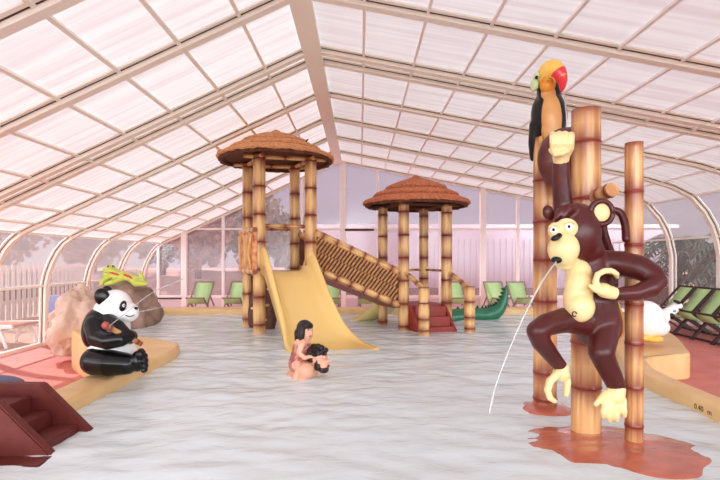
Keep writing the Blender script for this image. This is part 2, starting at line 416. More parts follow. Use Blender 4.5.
def side_wall(name, pl_up, base_x, zb, rail_z, wm_up, wm_lo):
    s = -1 if base_x < 0 else 1
    mbf = MB()
    xr = pl_up[-1][0]
    mbf.box((xr-s*.015, (YB+YF)/2, rail_z), (.05, YB-YF, .035))
    mbf.box((base_x-s*.02, (YB+YF)/2, zb+.03), (.06, YB-YF, .06))
    mbf.box((pl_up[0][0]-s*.01, (YB+YF)/2, pl_up[0][1]-.02), (.05, YB-YF, .03))
    wl = struct(name, mbf, 'frame')
    up = pl_up; ys = sorted(ARCH)
    ys = [YF]+ys
    for y0, y1 in zip(ys, ys[1:]):
        if y1-y0 < .35: continue
        vs_ = [(x, y, z) for y in (y0, y1) for x, z in up]; n = len(up)
        struct('curved_pane', MB().add(vs_, [(i,i+1,n+i+1,n+i) for i in range(n-1)]), wm_up, wl, recalc=False)
        struct('lower_pane', MB().add([(xr,y0,rail_z),(base_x,y0,zb),(base_x,y1,zb),(xr,y1,rail_z)], [(0,1,2,3)]), wm_lo, wl, recalc=False)
    return wl
side_wall('wall_left', LEFT[2:], -5.2, ZL, .595, 'pane_upper', 'pane')
side_wall('wall_right', RIGHT[3:]+[], 5.92, ZR, 1.40, 'pane_upper', 'pane')

# back gable: mullions, rails, kick panel and panes
def gable_z(x):
    pl = full
    for a, b in zip(pl, pl[1:]):
        if min(a[0],b[0]) <= x <= max(a[0],b[0]) and abs(a[0]-b[0]) > 1e-6: return a[1]+(b[1]-a[1])*(x-a[0])/(b[0]-a[0])
    return 1.0
def gable(name, Y, pm, sgn):
    mbf = MB()
    for u, wd in ((184,.13),(343,.14),(483,.13),(158,.06),(223,.06),(378,.045),(302,.05),(263,.05),(440,.05),(518,.06),(556,.05),(596,.12),(630,.05)):
        x = (u-360)/480*YB; mbf.box((x, Y, (gable_z(x)+ZL)/2), (wd, .06 if wd < .1 else .1, gable_z(x)-ZL))
    for z, h in ((CZ+29/480*YB, .04), (.13, .07)):
        mbf.box((.2, Y, z), (10.3 if z < 1.4 else 9.9, .05, h))
    wl = struct(name, mbf, 'frame_white')
    struct('kick_panel', MB().box((.35, Y+sgn*.01, -.12), (11.0, .04, .46)), 'clad', wl)
    pl = [p for p in full if True]
    struct('glazing', MB().add([(x, Y+sgn*.035, z) for x, z in pl], [tuple(range(len(pl)))]), pm, wl, recalc=False)
    return wl
wb = gable('wall_back', YB+.02, 'pane_back', 1)
mb = MB(); xA = (345-360)/480*YB; xB = (374-360)/480*YB
struct('door_transom', MB().box(((xA+xB)/2, YB-.03, CZ+28/480*YB), (xB-xA, .03, .05)), 'gasket', wb)
xA = (159-360)/480*YB; xB = (182-360)/480*YB
struct('gasket', MB().box(((xA+xB)/2, YB-.05, .10), (xB-xA, .03, .035)), 'gasket', wb)
gable('wall_front', YF-.02, 'pane', -1)

# ------------------------------------------------------------------ ground, decks, pool
struct('ground', MB().box((0, 12, -.50), (120, 120, .1)), 'ground')
inner = [(-1.95,-1.5),(-1.95,1),(-1.95,3),(-1.94,4.2),(-1.93,5.0),(-2.08,5.45),(-2.5,5.75),(-3.1,6.05),(-3.6,6.7),(-3.82,7.6),(-3.9,8.35),(-3.6,8.85),(-3,8.95),(-1,8.95),(1.5,8.95),(3.4,8.95),(3.92,8.6),(3.75,7.6),(3.1,6.2),(2.75,5.2),(2.55,4.7),(2.42,4.4),(2.33,4.1),(2.3,3.6),(2.3,2),(2.3,0),(2.3,-1.5)]
outer = [(-2.22,-1.5),(-2.22,1),(-2.22,3),(-2.22,4.0),(-2.26,4.6),(-2.5,5.1),(-2.95,5.45),(-3.45,5.9),(-3.9,6.5),(-4.2,7.4),(-4.45,8.6),(-4.1,9.25),(-3,9.35),(-1,9.35),(1.5,9.35),(3.6,9.35),(4.4,8.9),(4.35,7.5),(4.0,6.2),(3.5,5.15),(3.26,4.78),(2.88,4.68),(2.62,4.35),(2.49,3.7),(2.48,2),(2.48,0),(2.48,-1.5)]
inn = spline([(*p,0) for p in inner], 8); outr = spline([(*p,0) for p in outer], 8)
CT = .10                                   # coping top
def coping():
    n = len(inn); vs_ = []; prof = []
    for i in range(n):
        a = inn[i]; b = outr[i]; d = (b-a).normalized()
        vs_ += [(a.x, a.y, -.46), (a.x, a.y, CT-.03), (a.x+d.x*.012, a.y+d.y*.012, CT-.01), (a.x+d.x*.035, a.y+d.y*.035, CT),
                (b.x-d.x*.03, b.y-d.y*.03, CT), (b.x-d.x*.008, b.y-d.y*.008, CT-.01), (b.x, b.y, CT-.03), (b.x, b.y, -.46)]
    fs = [(i*8+k, (i+1)*8+k, (i+1)*8+k+1, i*8+k+1) for i in range(n-1) for k in range(7)]
    mb = MB(); mb.add(vs_, fs); mb.sm = [(q % 7) in (1,2,4,5) for q in range(len(fs))]
    return mb
struct('trim_1', coping(), 'coping')['label'] = 'raised ochre coping running round the pool'
midl = [(a*.55+b*.45) for a, b in zip(inn, outr)]
struct('pool_basin', MB().add([(p.x,p.y,-.44) for p in midl], [tuple(range(len(midl)))]), 'basin')
def inside(x, y, pl):
    c = False; j = len(pl)-1
    for i in range(len(pl)):
        a, b = pl[i], pl[j]
        if (a.y > y) != (b.y > y) and x < (b.x-a.x)*(y-a.y)/(b.y-a.y)+a.x: c = not c
        j = i
    return c
def wave(x, y):
    v = Vector((x*2.2, y*3.4, 0)); q = noise.noise(v)*.012 + noise.noise(v*2.3+Vector((5,3,1)))*.008 + noise.noise(v*5.1+Vector((1,7,2)))*.0035
    return q
def water():
    st = .03; x0, y0 = -4.3, -1.5; nx = int(8.8/st); ny = int(10.8/st); idx = {}; vs_ = []; fs = []
    def vid(i, j):
        if (i,j) not in idx:
            x = x0+i*st; y = y0+j*st
            idx[(i,j)] = len(vs_); vs_.append((x, y, wave(x,y)))
        return idx[(i,j)]
    for j in range(ny):
        step = 1
        for i in range(nx):
            x = x0+(i+.5)*st; y = y0+(j+.5)*st
            if inside(x, y, midl): fs.append((vid(i,j), vid(i+1,j), vid(i+1,j+1), vid(i,j+1)))
    mb = MB(); mb.add(vs_, fs, None, True); return mb
wt = obj('pool_water', water(), 'water', recalc=False); tag(wt, 'rippled pale water filling the pool', 'water', kind='stuff')

# decks outside the coping
lx = [p for p in outr]
cut = max(range(len(outr)), key=lambda i: -abs(outr[i].x)*0+ (outr[i].y > 9.3)*1e3 - abs(outr[i].x+3)) 
pl = [(p.x, p.y) for p in outr[:cut+1]]
def strip(pl, xw, z):
    """a slab between the coping and one wall"""
    vs_ = []; fs = []
    for x, y in pl: vs_ += [(x, y, z), (xw, y, z), (x, y, -.455), (xw, y, -.455)]
    n = len(pl)
    for i in range(n-1):
        a, b = i*4, (i+1)*4
        fs += [(a, a+1, b+1, b), (a+2, b+2, b+3, a+3)]
    return MB().add(vs_, fs)
pl2 = [p for p in pl]
pl2 = [pl2[0]] + [q for p, q in zip(pl2, pl2[1:]) if q[1] >= p[1]]
mbf = strip([(x+.02, y) for x, y in pl2], -5.2, ZL)
fl = struct('floor', mbf, 'deck', recalc=False)
plr = [(p.x, p.y) for p in outr[cut:]][::-1]
plr = [plr[0]] + [q for p, q in zip(plr, plr[1:]) if q[1] > p[1]+1e-4 and q[0] > 0]
ok = [plr[0]]
for q in plr[1:]:
    if q[1] > ok[-1][1]: ok.append(q)
mbr = strip([(x-.02, y) for x, y in ok], 5.92, ZR)
mbr.add([(-5.2,9.2,ZR),(5.92,9.2,ZR),(5.92,YB,ZR),(-5.2,YB,ZR)], [(0,1,2,3)])
struct('floor', mbr, 'deck', recalc=False)
# ------------------------------------------------------------------ play structures
def thatch_roof(root, c, R, ze, zp, m, tiers, seg=96):
    """stepped cone of thatch with ragged rims; tiers are (outer, inner) radii as fractions"""
    def zz(f): return zp-(zp-ze)*(f**.92)
    for k, (fo, fi) in enumerate(tiers):
        lift = [0,.040,.075][k]
        mb = MB(); vs_ = []; prof = [(fi*.98, zz(fi)+.005), ((fo+fi)/2, zz((fo+fi)/2)+.035), (fo*.985, zz(fo)+.032), (fo, zz(fo)+.012), (fo*.99, zz(fo)-.022), (fo*.93, zz(fo)-.012), (fi*.95, zz(fi)-.03)]
        for i in range(seg):
            a = 2*PI*i/seg; jr = 1+random.uniform(-.012,.012); jz = random.uniform(-.008,.008)
            for q, (f, z) in enumerate(prof):
                e = 1 if 2 <= q <= 5 else 0
                vs_.append((c.x+R*f*(jr if e else 1)*math.cos(a), c.y+R*f*(jr if e else 1)*math.sin(a), z+lift+jz*e))
        n = len(prof)
        fs = [(i*n+q, ((i+1)%seg)*n+q, ((i+1)%seg)*n+(q+1)%n, i*n+(q+1)%n) for i in range(seg) for q in range(n)]
        mb.add(vs_, fs, None, True); tr_ = obj('thatch_tier', mb, m, root)
        mb = MB(); vs_ = []  # dark ring below the rim, painted as the shade of the tier
        for i in range(seg):
            a = 2*PI*i/seg; jr = random.uniform(-.012,.012); jz = random.uniform(-.012,.006)
            for f, dz in ((fo*(.965+jr),.0),(fo*(.955+jr),-.05+jz),(fo*.90,-.045),(fo*.90,.0)):
                vs_.append((c.x+R*f*math.cos(a), c.y+R*f*math.sin(a), zz(fo)+lift+dz))
        mb.add(vs_, [(i*4+q, ((i+1)%seg)*4+q, ((i+1)%seg)*4+(q+1)%4, i*4+(q+1)%4) for i in range(seg) for q in range(4)], None, False)
        obj('tier_shade', mb, 'under', tr_)
    mb = MB(); mb.tube([(c.x,c.y,zp-.02),(c.x,c.y,zp+.06),(c.x,c.y,zp+.085)], [R*.11,R*.075,R*.02], 20); obj('roof_cap', mb, m, root)
    # inside of the cone, its shade put into the dark colour
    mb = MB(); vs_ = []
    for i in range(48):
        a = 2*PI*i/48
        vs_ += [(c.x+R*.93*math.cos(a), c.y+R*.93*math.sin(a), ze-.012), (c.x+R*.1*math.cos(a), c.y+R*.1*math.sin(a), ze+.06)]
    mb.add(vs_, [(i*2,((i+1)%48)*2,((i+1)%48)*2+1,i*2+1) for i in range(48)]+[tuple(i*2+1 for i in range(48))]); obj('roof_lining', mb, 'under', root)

NODE = lambda n, a=.08, b=.96: [a+(b-a)*i/(n-1) for i in range(n)]
# tall tower
A, B_, C_, D = Vector((-1.72,7.35,0)), Vector((-1.41,6.72,0)), Vector((-1.02,7.5,0)), Vector((-.71,6.9,0))
tc_ = Vector((-1.235,7.06,0))
tower = thing('slide_tower', 'tall bamboo tower under a round straw roof, at the head of the yellow slide', 'play tower', (tc_.x, tc_.y, -.44))
for p, r in ((A,.078),(B_,.086),(C_,.078),(D,.086)):
    obj('post', bamboo(MB(), (p.x,p.y,-.44), (p.x,p.y,2.50), r, [.06+.131*i for i in range(8)], spread=.08, bulge=1.15, strength=1.0), 'bamboo', tower)
PZ = .86
ex = (D-B_).normalized(); ey = (A-B_).normalized()
pl = [B_-ex*.02-ey*.02, D+ex*.02-ey*.02, C_+ex*.02+ey*.02, A-ex*.02+ey*.02]
obj('platform', MB().prism([(p.x,p.y) for p in pl], PZ-.07, PZ), 'step', tower, bevel=.008)
def panel(mb, a, b, z0a, z1a, z0b, z1b, th):
    d = (b-a).normalized(); nn = Vector((-d.y, d.x, 0))*th/2
    vs_ = [(*(a+nn).xy, z0a), (*(b+nn).xy, z0b), (*(b+nn).xy, z1b), (*(a+nn).xy, z1a), (*(a-nn).xy, z0a), (*(b-nn).xy, z0b), (*(b-nn).xy, z1b), (*(a-nn).xy, z1a)]
    return mb.add(vs_, [(0,1,2,3),(7,6,5,4),(0,4,5,1),(3,2,6,7),(0,3,7,4),(1,5,6,2)])
sd0 = (B_-A).normalized(); so0 = Vector((sd0.y, -sd0.x, 0)); so0 = so0 if so0.dot(Vector((-1,-1,0))) > 0 else -so0
pa_ = A-sd0*.10+so0*.085; pb_ = B_+sd0*.10+so0*.085
sp_ = panel(MB(), pa_, pb_, PZ+.0, PZ+.56, PZ+.0, PZ+.56, .06); obj('side_panel', sp_, 'carved', tower, bevel=.01)
# crossing branches carved on the panel's outer face
sd = (B_-A).normalized(); so = Vector((-sd.y, sd.x, 0)); so = so if so.dot(Vector((-1,-1,0))) > 0 else -so
tb = MB()
for k in range(9):
    t0 = .1+.8*random.random(); t1 = min(.95, max(.05, t0+random.uniform(-.35,.35)))
    a = pa_.lerp(pb_, t0)+so*.034+Vector((0,0,PZ+.05)); b = pa_.lerp(pb_, t1)+so*.034+Vector((0,0,PZ+.52))
    tb.tube([a, a.lerp(b,.5)+so*.006, b], .016, 8)
obj('carved_branch', tb, 'bamboo', tower)
for z in (PZ+.0, PZ+.58):
    obj('panel_rail', bamboo(MB(), pa_+Vector((0,0,z)), pb_+Vector((0,0,z)), .036, [.2,.5,.8], spread=.03), 'bamboo', tower)
obj('top_rail', bamboo(MB(), B_+Vector((0,0,1.50)), D+Vector((0,0,1.50)), .028, [.15,.5,.85], spread=.08), 'bamboo', tower)
obj('top_rail', bamboo(MB(), A+Vector((0,0,1.50)), C_+Vector((0,0,1.50)), .028, [.15,.5,.85], spread=.08), 'bamboo', tower)
for a, b in ((A,B_),(C_,D),(A,C_),(B_,D)):
    d = (b-a).normalized()*.22
    obj('roof_beam', bamboo(MB(), a-d+Vector((0,0,2.47)), b+d+Vector((0,0,2.47)), .03, [.2,.5,.8], spread=.05), 'bamboo', tower)
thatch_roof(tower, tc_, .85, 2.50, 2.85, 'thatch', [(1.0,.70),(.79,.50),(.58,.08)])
obj('spray_pipe', MB().tube([(-.84,6.85,2.62),(-.79,6.83,2.68),(-.74,6.82,2.74)], .011, 8), 'gasket', tower)

# climbing slab under the tower
cw = thing('climbing_slab', 'rough brown climbing slab with pale holds under the tall tower', 'climbing wall', (-1.45,7.15,-.44))
ca, cb = Vector((-1.64,7.30,0)), Vector((-1.18,6.98,0))
mb = MB(); nx, nz = 14, 20; vs_ = []
cn = Vector((cb-ca).cross(Vector((0,0,1)))).normalized()
for side in (0, 1):
    for j in range(nz+1):
        for i in range(nx+1):
            s_ = i/nx; t = j/nz; z = -.44+1.22*t
            lo = -.46*(1-t)+.1*t; hi = .70+.22*t
            p = ca.lerp(cb, lo+(hi-lo)*s_)+Vector((0,0,z))
            off = .05*noise.noise(p*7)+(.05 if side == 0 else -.05)
            vs_.append(p+cn*off)
N1 = (nx+1)*(nz+1); fs = []
for j in range(nz):
    for i in range(nx):
        a = j*(nx+1)+i; q = (a, a+1, a+nx+2, a+nx+1); fs += [q, tuple(N1+k for k in q[::-1])]
for j in range(nz):
    for i in (0, nx):
        a = j*(nx+1)+i; fs.append((a, a+nx+1, N1+a+nx+1, N1+a))
for i in range(nx):
    for j in (0, nz):
        a = j*(nx+1)+i; fs.append((a, a+1, N1+a+1, N1+a))
mb.add(vs_, fs, None, True); obj('rock_face', mb, 'rockwall', cw)
for s_, z in ((.35,.08),(.62,.14),(.2,.3),(.7,.36),(.42,.5),(.8,.60),(.3,.68)):
    p = ca.lerp(cb, s_)+Vector((0,0,z))+cn*.075
    obj('climbing_hold', MB().ell(p, (.045,.03,.022), (0,0,.5), 12, 8), 'cream', cw)

# yellow slide
sl = thing('pool_slide', 'wide yellow slide running from the tall tower down into the pool', 'slide', (-.28,5.4,0))
s0 = (B_+D)/2; s0 = Vector((s0.x, s0.y, 0)); s1 = Vector((-.20,5.25,0))
# bed centre line: distance along, height, half width
prof = [(0,.87,.31),(.10,.865,.31),(.22,.80,.315),(.40,.62,.32),(.62,.40,.33),(.82,.22,.345),(.98,.10,.37),(1.12,.035,.41),(1.3,.008,.43),(1.60,-.01,.44)]
prof = [tuple(p) for p in spline(prof, 5)]
dirv = (s1-s0).normalized(); Ls = (s1-s0).length; perp = Vector((-dirv.y, dirv.x, 0)); perp = perp if perp.x > 0 else -perp
def slide_mesh(s0, dirv, perp, prof, Ls, wall):
    mb = MB(); vs_ = []; kk = 0
    tot = prof[-1][0]
    for d, z, hw in prof:
        t = d/tot; c = s0+dirv*(d*Ls/tot); wh = wall(t)
        cs = [(-hw-.055,-.05),(-hw-.055,wh-.03),(-hw-.035,wh),(-hw-.012,wh-.01),(-hw+.02,wh*.45),(-hw+.06,.02),(-hw+.12,0),(0,-.006),(hw-.12,0),(hw-.06,.02),(hw-.02,wh*.45),(hw+.012,wh-.01),(hw+.035,wh),(hw+.055,wh-.03),(hw+.055,-.05)]
        for x, dz in cs: vs_.append((c.x+perp.x*x, c.y+perp.y*x, z+dz))
    n = 15; m_ = len(prof)
    fs = [(i*n+k, i*n+(k+1)%n, (i+1)*n+(k+1)%n, (i+1)*n+k) for i in range(m_-1) for k in range(n)]
    fs += [tuple(range(n)), tuple((m_-1)*n+k for k in range(n-1,-1,-1))]
    mb.add(vs_, fs, None, True); return mb
def wall_h(t):
    if t < .06: return .33
    if t < .3: return .33-.10*(t-.06)/.24
    return max(.035, .23-.24*(t-.3)/.62)
obj('slide_trough', slide_mesh(s0, dirv, perp, prof, Ls, wall_h), 'slide', sl)
obj('slide_support', MB().tube([s0+dirv*.55+Vector((0,0,-.44)), s0+dirv*.55+Vector((0,0,.42))], .04, 12), 'slide', sl)

# little slide behind the hut
FL, FR, BL, BR = Vector((.64,7.02,0)), Vector((1.30,7.2,0)), Vector((.36,7.55,0)), Vector((1.03,7.75,0))
s2 = thing('small_slide', 'short pale slide coming off the back of the low bamboo hut', 'slide', (.3,8.0,0))
pr2 = spline([(0,.34,.2),(.12,.33,.2),(.4,.14,.21),(.6,.03,.23),(.75,.0,.24)], 5)
e0 = (BL+BR)/2+Vector((-.12,.05,0)); dv = Vector((-.55,.62,0)).normalized(); pp = Vector((-dv.y,dv.x,0))
obj('slide_trough', slide_mesh(e0, dv, pp, [tuple(p) for p in pr2], .8, lambda t: .13-.1*t), 'slide_pale', s2)

# low hut
hc = Vector((.86,7.38,0))
hut = thing('thatched_hut', 'low bamboo hut with russet thatched cone roof behind the red steps', 'play hut', (hc.x, hc.y, -.44))
for p, r in ((FL,.078),(FR,.080),(BL,.074),(BR,.074)):
    obj('post', bamboo(MB(), (p.x,p.y,-.44), (p.x,p.y,1.86), r, [.07+.145*i for i in range(7)], spread=.08, bulge=1.15, strength=1.0), 'bamboo', hut)
HZ = .36
ex = (FR-FL).normalized(); ey = (BL-FL).normalized()
pl = [FL-ex*.02, FR+ex*.02, BR+ex*.02+ey*.02, BL-ex*.02+ey*.02]
obj('platform', MB().prism([(p.x,p.y) for p in pl], HZ-.06, HZ), 'step', hut, bevel=.008)
for a, b in ((BL,BR),(BR,FR)):
    obj('hand_rail', bamboo(MB(), a+Vector((0,0,.86)), b+Vector((0,0,.86)), .018, [.2,.5,.8], spread=.12), 'bamboo', hut)
for a, b in ((FL,BL),(FR,BR),(FL,FR),(BL,BR)):
    d = (b-a).normalized()*.2
    obj('roof_beam', MB().tube([a-d+Vector((0,0,1.85)), b+d+Vector((0,0,1.85))], .028, 10), 'darkwood', hut)
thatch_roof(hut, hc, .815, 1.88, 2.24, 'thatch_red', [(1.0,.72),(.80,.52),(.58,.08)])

# red steps with newel posts
stp = thing('pool_steps', 'dark red steps with bamboo newel posts leading up into the low hut', 'steps', (1.2,6.75,-.44))
out_ = Vector((.245,-.50,0)).normalized()
for k in range(6):
    z1 = HZ-.02-.135*k; a = FL+ex*.10+out_*(.02+.105*k); b = FR-ex*.10+out_*(.02+.105*k)
    q = [a, b, b+out_*.125, a+out_*.125]
    if z1 < -.4: break
    obj('tread', MB().prism([(p.x,p.y) for p in q], max(-.44, z1-.17), z1), 'step', stp, bevel=.01)
for base in (FL+ex*.07, FR-ex*.07):
    mb = MB(); a0 = base; a1 = base+out_*.62
    d = ex*.02
    vs_ = []
    for p_, zt in ((a0, HZ+.01), (a0+out_*.05, HZ+.01), (a1, -.38)):
        for s_ in (-1, 1): vs_ += [(*(p_+d*s_).xy, zt), (*(p_+d*s_).xy, -.44)]
    mb.add(vs_, [(0,4,5,1),(4,8,9,5),(2,3,7,6),(6,7,11,10),(0,2,6,4),(4,6,10,8),(8,10,11,9),(0,1,3,2)])
    obj('stringer', mb, 'step', stp)
N1_, N2_ = Vector((.873,6.55,0)), Vector((1.545,6.76,0))
for p in (N1_, N2_):
    obj('newel_post', bamboo(MB(), (p.x,p.y,-.44), (p.x,p.y,.655), .075, [.46,.60,.80], spread=.05, bulge=1.1), 'bamboo', stp)
for p, q in ((FL,N1_),(FR,N2_)):
    obj('sloping_rail', bamboo(MB(), p+Vector((0,0,.86)), q+Vector((0,0,.62)), .036, [.3,.7], spread=.05), 'bamboo', stp)

# sloping bridge between the two
br = thing('sloping_bridge', 'sloping woven cane bridge joining the tall tower to the low hut', 'bridge', (-.05,7.2,.6))
def bridge_side(a, b, top, z0a, z1a, z0b, z1b, nrm):
    pn = obj('woven_panel', panel(MB(), a, b, z0a+.04, z1a-.03, z0b+.04, z1b-.03, .03), 'weave', br)
    mb = MB(); nst = 26
    d = (b-a); Lh = d.length
    for k in range(nst):
        for r_ in range(4):
            t = (k+.5+.25*(r_ % 2))/nst; f0 = .10+.21*r_; f1 = f0+.20
            sl_ = .035
            if t+sl_ > .995: continue
            z = lambda tt, f: (z0a+(z0b-z0a)*tt)*(1-f)+(z1a+(z1b-z1a)*tt)*f
            p = a+d*(t-.012)+Vector((0,0,z(t,f0)))+nrm*.022; q = a+d*(t+sl_)+Vector((0,0,z(t+sl_,f1)))+nrm*.022
            mb.tube([p, (p+q)/2+nrm*.006, q], .0155, 6)
    obj('cane_weave', mb, 'cane', br)
    for za, zb in ((z1a, z1b), (z0a, z0b)):
        obj('bridge_rail', bamboo(MB(), a+Vector((0,0,za)), b+Vector((0,0,zb)), .052, [.1+.16*i for i in range(6)], spread=.05, bulge=1.12), 'bamboo', br)
fo = Vector((-.1,-1,0)).normalized()
bridge_side(D+Vector((.06,0,0)), FL-Vector((.06,0,0)), 0, .90, 1.42, .36, .84, fo)
bridge_side(C_+Vector((.06,0,0)), BL-Vector((.06,0,0)), 0, .90, 1.42, .36, .84, -fo)
q = [D+Vector((.06,0,0)), FL-Vector((.06,0,0)), BL-Vector((.06,0,0)), C_+Vector((.06,0,0))]
mb = MB(); zs = [.86,.36,.36,.86]
mb.add([(p.x,p.y,z) for p, z in zip(q,zs)]+[(p.x,p.y,z-.05) for p, z in zip(q,zs)], [(0,1,2,3),(7,6,5,4),(0,4,5,1),(1,5,6,2),(2,6,7,3),(3,7,4,0)])
obj('bridge_deck', mb, 'step', br)
# rough rock brow where the bridge leaves the tower
# ------------------------------------------------------------------ monkey island
mound = MB()
vs_ = []; nr, ns = 14, 72
for j in range(nr+1):
    for i in range(ns):
        a = 2*PI*i/ns; f = j/nr
        q = 1+.16*noise.noise(Vector((math.cos(a)*1.7, math.sin(a)*1.7, 3)))
        x = .54*f*q*math.cos(a); y = .39*f*q*math.sin(a)
        x, y = x*math.cos(-.22)-y*math.sin(-.22), x*math.sin(-.22)+y*math.cos(-.22)
        z = .016*(1-f**2.2) - .014*f**3 - .42*max(0, f-.92)/.08*.99 + .006*noise.noise(Vector((x*9,y*14,2)))
        vs_.append((1.41+x, 2.67+y, z+.004))
fs = [(j*ns+i, j*ns+(i+1)%ns, (j+1)*ns+(i+1)%ns, (j+1)*ns+i) for j in range(nr) for i in range(ns)]
fs += [tuple(range(ns)), tuple(nr*ns+i for i in range(ns-1,-1,-1))]
mound.add(vs_, fs, None, True)
tag(obj('red_base', mound, 'mound'), 'wide red base awash in the water under the two nearer monkey posts', 'base')
m2 = MB(); a0 = Vector((1.32,3.36,0)); vs_ = []
for j in range(9):
    for i in range(48):
        a = 2*PI*i/48; f = j/8; q = 1+.12*noise.noise(Vector((math.cos(a)*2, math.sin(a)*2, 8)))
        vs_.append((a0.x+.24*f*q*math.cos(a), a0.y+.22*f*q*math.sin(a), .020*(1-f**2)-.016*f**3-.42*max(0,f-.87)/.13))
m2.add(vs_, [(j*48+i, j*48+(i+1)%48, (j+1)*48+(i+1)%48, (j+1)*48+i) for j in range(8) for i in range(48)]+[tuple(range(48)), tuple(8*48+i for i in range(47,-1,-1))], None, True)
tag(obj('red_base', m2, 'mound'), 'small red base awash in the water under the toucan post', 'base')

GS = 504/552                                # depth of the monkey group
MB.rs = GS
def Q(u, v, Y): return P(u, v, Y*GS)
def vz(v, Y): return CZ+(258-v)/480*Y
def post(u, Y, vtop, r, vn, name_label, rt=None):
    Y = Y*GS
    x = (u-360)/480*Y; zt = vz(vtop, Y); Ln = zt+.4
    o = obj('bamboo_post', bamboo(MB(), (x,Y,-.4), (x,Y,zt), r, [(vz(v,Y)+.4)/Ln for v in vn], rt, 40, .11, 1.07), 'bamboo_big')
    return tag(o, name_label, 'bamboo post')
c_post = post(586, 3.17, 110, .094, [143,199,342,386,258], 'thick bamboo post behind the monkey, its open top above the raised fist', .090)
r_post = post(634, 2.98, 143, .052, [192,245,304,343,387,425], 'slim bamboo post right of the monkey, behind its elbow')
t_post = post(545, 3.755, 138, .087, [181,222,260,301,372,398], 'bamboo post left of the monkey with the toucan on top')
o = obj('bamboo_peg', bamboo(MB(), Q(594,198,3.10), Q(612.5,189.5,2.93), .044, [.35,.86], None, 24, .03, 1.08, False), 'bamboo_big')
tag(o, 'short bamboo peg sticking out above the monkey\'s round ear', 'bamboo peg')

# coconut wedged behind the thick post
mb = MB(); mb.ell(Q(569,160,3.45), (.235,.125,.235), (0,.35,.15), 40, 24)
tag(obj('coconut', mb, 'nut'), 'large brown nut wedged between the toucan post and the thick post', 'coconut')

# the monkey
mk = thing('monkey_statue', 'brown monkey statue with cream face, hands and feet clinging to the bamboo posts', 'monkey statue', Q(597,330,2.95))
b = MB()
b.ell(Q(575.5,234,2.915), (.143,.15,.190), (0,.1,0), 28, 18)            # head
b.ell(Q(576,220,2.915), (.122,.13,.10)); b.ell(Q(583,250,2.93), (.12,.12,.10))
b.cap_tube([Q(586,250,2.95), Q(589,275,2.945), Q(590,300,2.93), Q(597,325,2.94)], [.098,.128,.148,.145], 20)
b.ell(Q(604,322,2.93), (.10,.11,.10))
# arm akimbo
b.cap_tube([Q(600,263,2.94), Q(622,264,2.87), Q(641,268,2.80), Q(653,275,2.75)], [.082,.078,.074,.062], 18)
b.cap_tube([Q(653,275,2.75), Q(657,281,2.73), Q(650,288,2.71), Q(636,293,2.71), Q(617,294,2.72)], [.060,.058,.055,.047,.036], 18)
# raised arm
b.cap_tube([Q(580,252,2.98), Q(568,228,3.03), Q(563,205,3.05), Q(561,180,3.03), Q(561,163,3.01)], [.07,.062,.060,.056,.052], 18)
# legs
b.cap_tube([Q(590,322,2.90), Q(565,320,2.82), Q(545,325,2.74), Q(537,331,2.71)], [.088,.075,.064,.060], 18)
b.cap_tube([Q(537,331,2.71), Q(541,342,2.73), Q(552,356,2.77), Q(561,367,2.79)], [.060,.056,.046,.040], 18)
b.cap_tube([Q(604,322,2.90), Q(603,340,2.83), Q(601,352,2.79)], [.095,.080,.072], 18)
b.cap_tube([Q(601,352,2.79), Q(606,364,2.81), Q(613,378,2.83), Q(617,388,2.84)], [.070,.064,.058,.052], 18)
# brow tuft
b.cap_tube([Q(569,211,2.84), Q(560,212,2.80), Q(555,219,2.785)], [.040,.028,.012], 12)
b.cap_tube([Q(576,209,2.85), Q(567,209,2.80), Q(564,217,2.78)], [.042,.028,.012], 12)
blob('body', b, 'brown', mk, .0085, 8)
# tail
tl = spline([Q(614,285,3.02), Q(612,258,3.04), Q(606,240,3.03), Q(603,226,3.02), Q(607,214,3.01), Q(614,210.5,3.0), Q(621,214,2.99), Q(625,225,2.97), Q(626,239,2.95)], 6)
obj('tail', MB().cap_tube(tl, [.025]*20+[.023]*(len(tl)-20), 14), 'brown', mk)
# ears
e1 = Q(599.5,213,2.85)
ea = MB(); ea.ell(e1, (.076,.030,.080), (0,0,.1)); ea.cap_tube([e1, Q(588,216,2.88)], [.045,.05], 14); o = blob('ear', ea, 'brown', mk, .006, 3)
obj('ear_rim', MB().tube([e1+Vector((.060*math.cos(a), -.020, .063*math.sin(a))) for a in [2*PI*i/36 for i in range(37)]], .016, 10), 'brown', o)
obj('inner_ear', MB().ell(e1+Vector((0,-.026,0)), (.050,.018,.053), (0,0,.1)), 'cream', o)
e2 = MB(); e2.ell(Q(548.5,213,2.93), (.036,.028,.050), (0,-.3,0)); blob('ear', e2, 'brown', mk, .006, 3)
# face
f = MB(); f.ell(Q(566.5,228,2.775), (.064,.030,.058), (.1,.15,-.3)); f.ell(Q(555,231,2.79), (.042,.035,.052), (.1,0,-.9))
f.ell(Q(563,238,2.775), (.05,.04,.05))
f.ell(Q(563.5,249,2.765), (.088,.085,.098), (0,.1,0)); f.ell(Q(565,262,2.80), (.060,.06,.050))
face = blob('face', f, 'cream', mk, .006, 5)
for u, v, Y, r in ((569,227,2.738,.022),(553.5,230,2.763,.019)):
    c = Q(u,v,Y); ey_ = obj('eye', MB().ell(c, (r*1.15,.012,r*1.05)), 'white', face)
    obj('pupil', MB().ell(c+Vector((-.004,-.010,.001)), (.0085,.006,.0095), nu=12, nv=8), 'black', ey_)
    obj('eyelid', MB().cap_tube([c+Vector((-r*1.3,-.006,r*.9)), c+Vector((0,-.012,r*1.45)), c+Vector((r*1.3,-.006,r*.8))], .005, 8), 'cream', ey_)
nn = MB(); nn.ell(Q(555.5,238,2.70), (.028,.022,.017), (0,-.35,0)); nn.ell(Q(559,235.5,2.705), (.018,.018,.016))
blob('nose', nn, 'black', face, .004, 3)
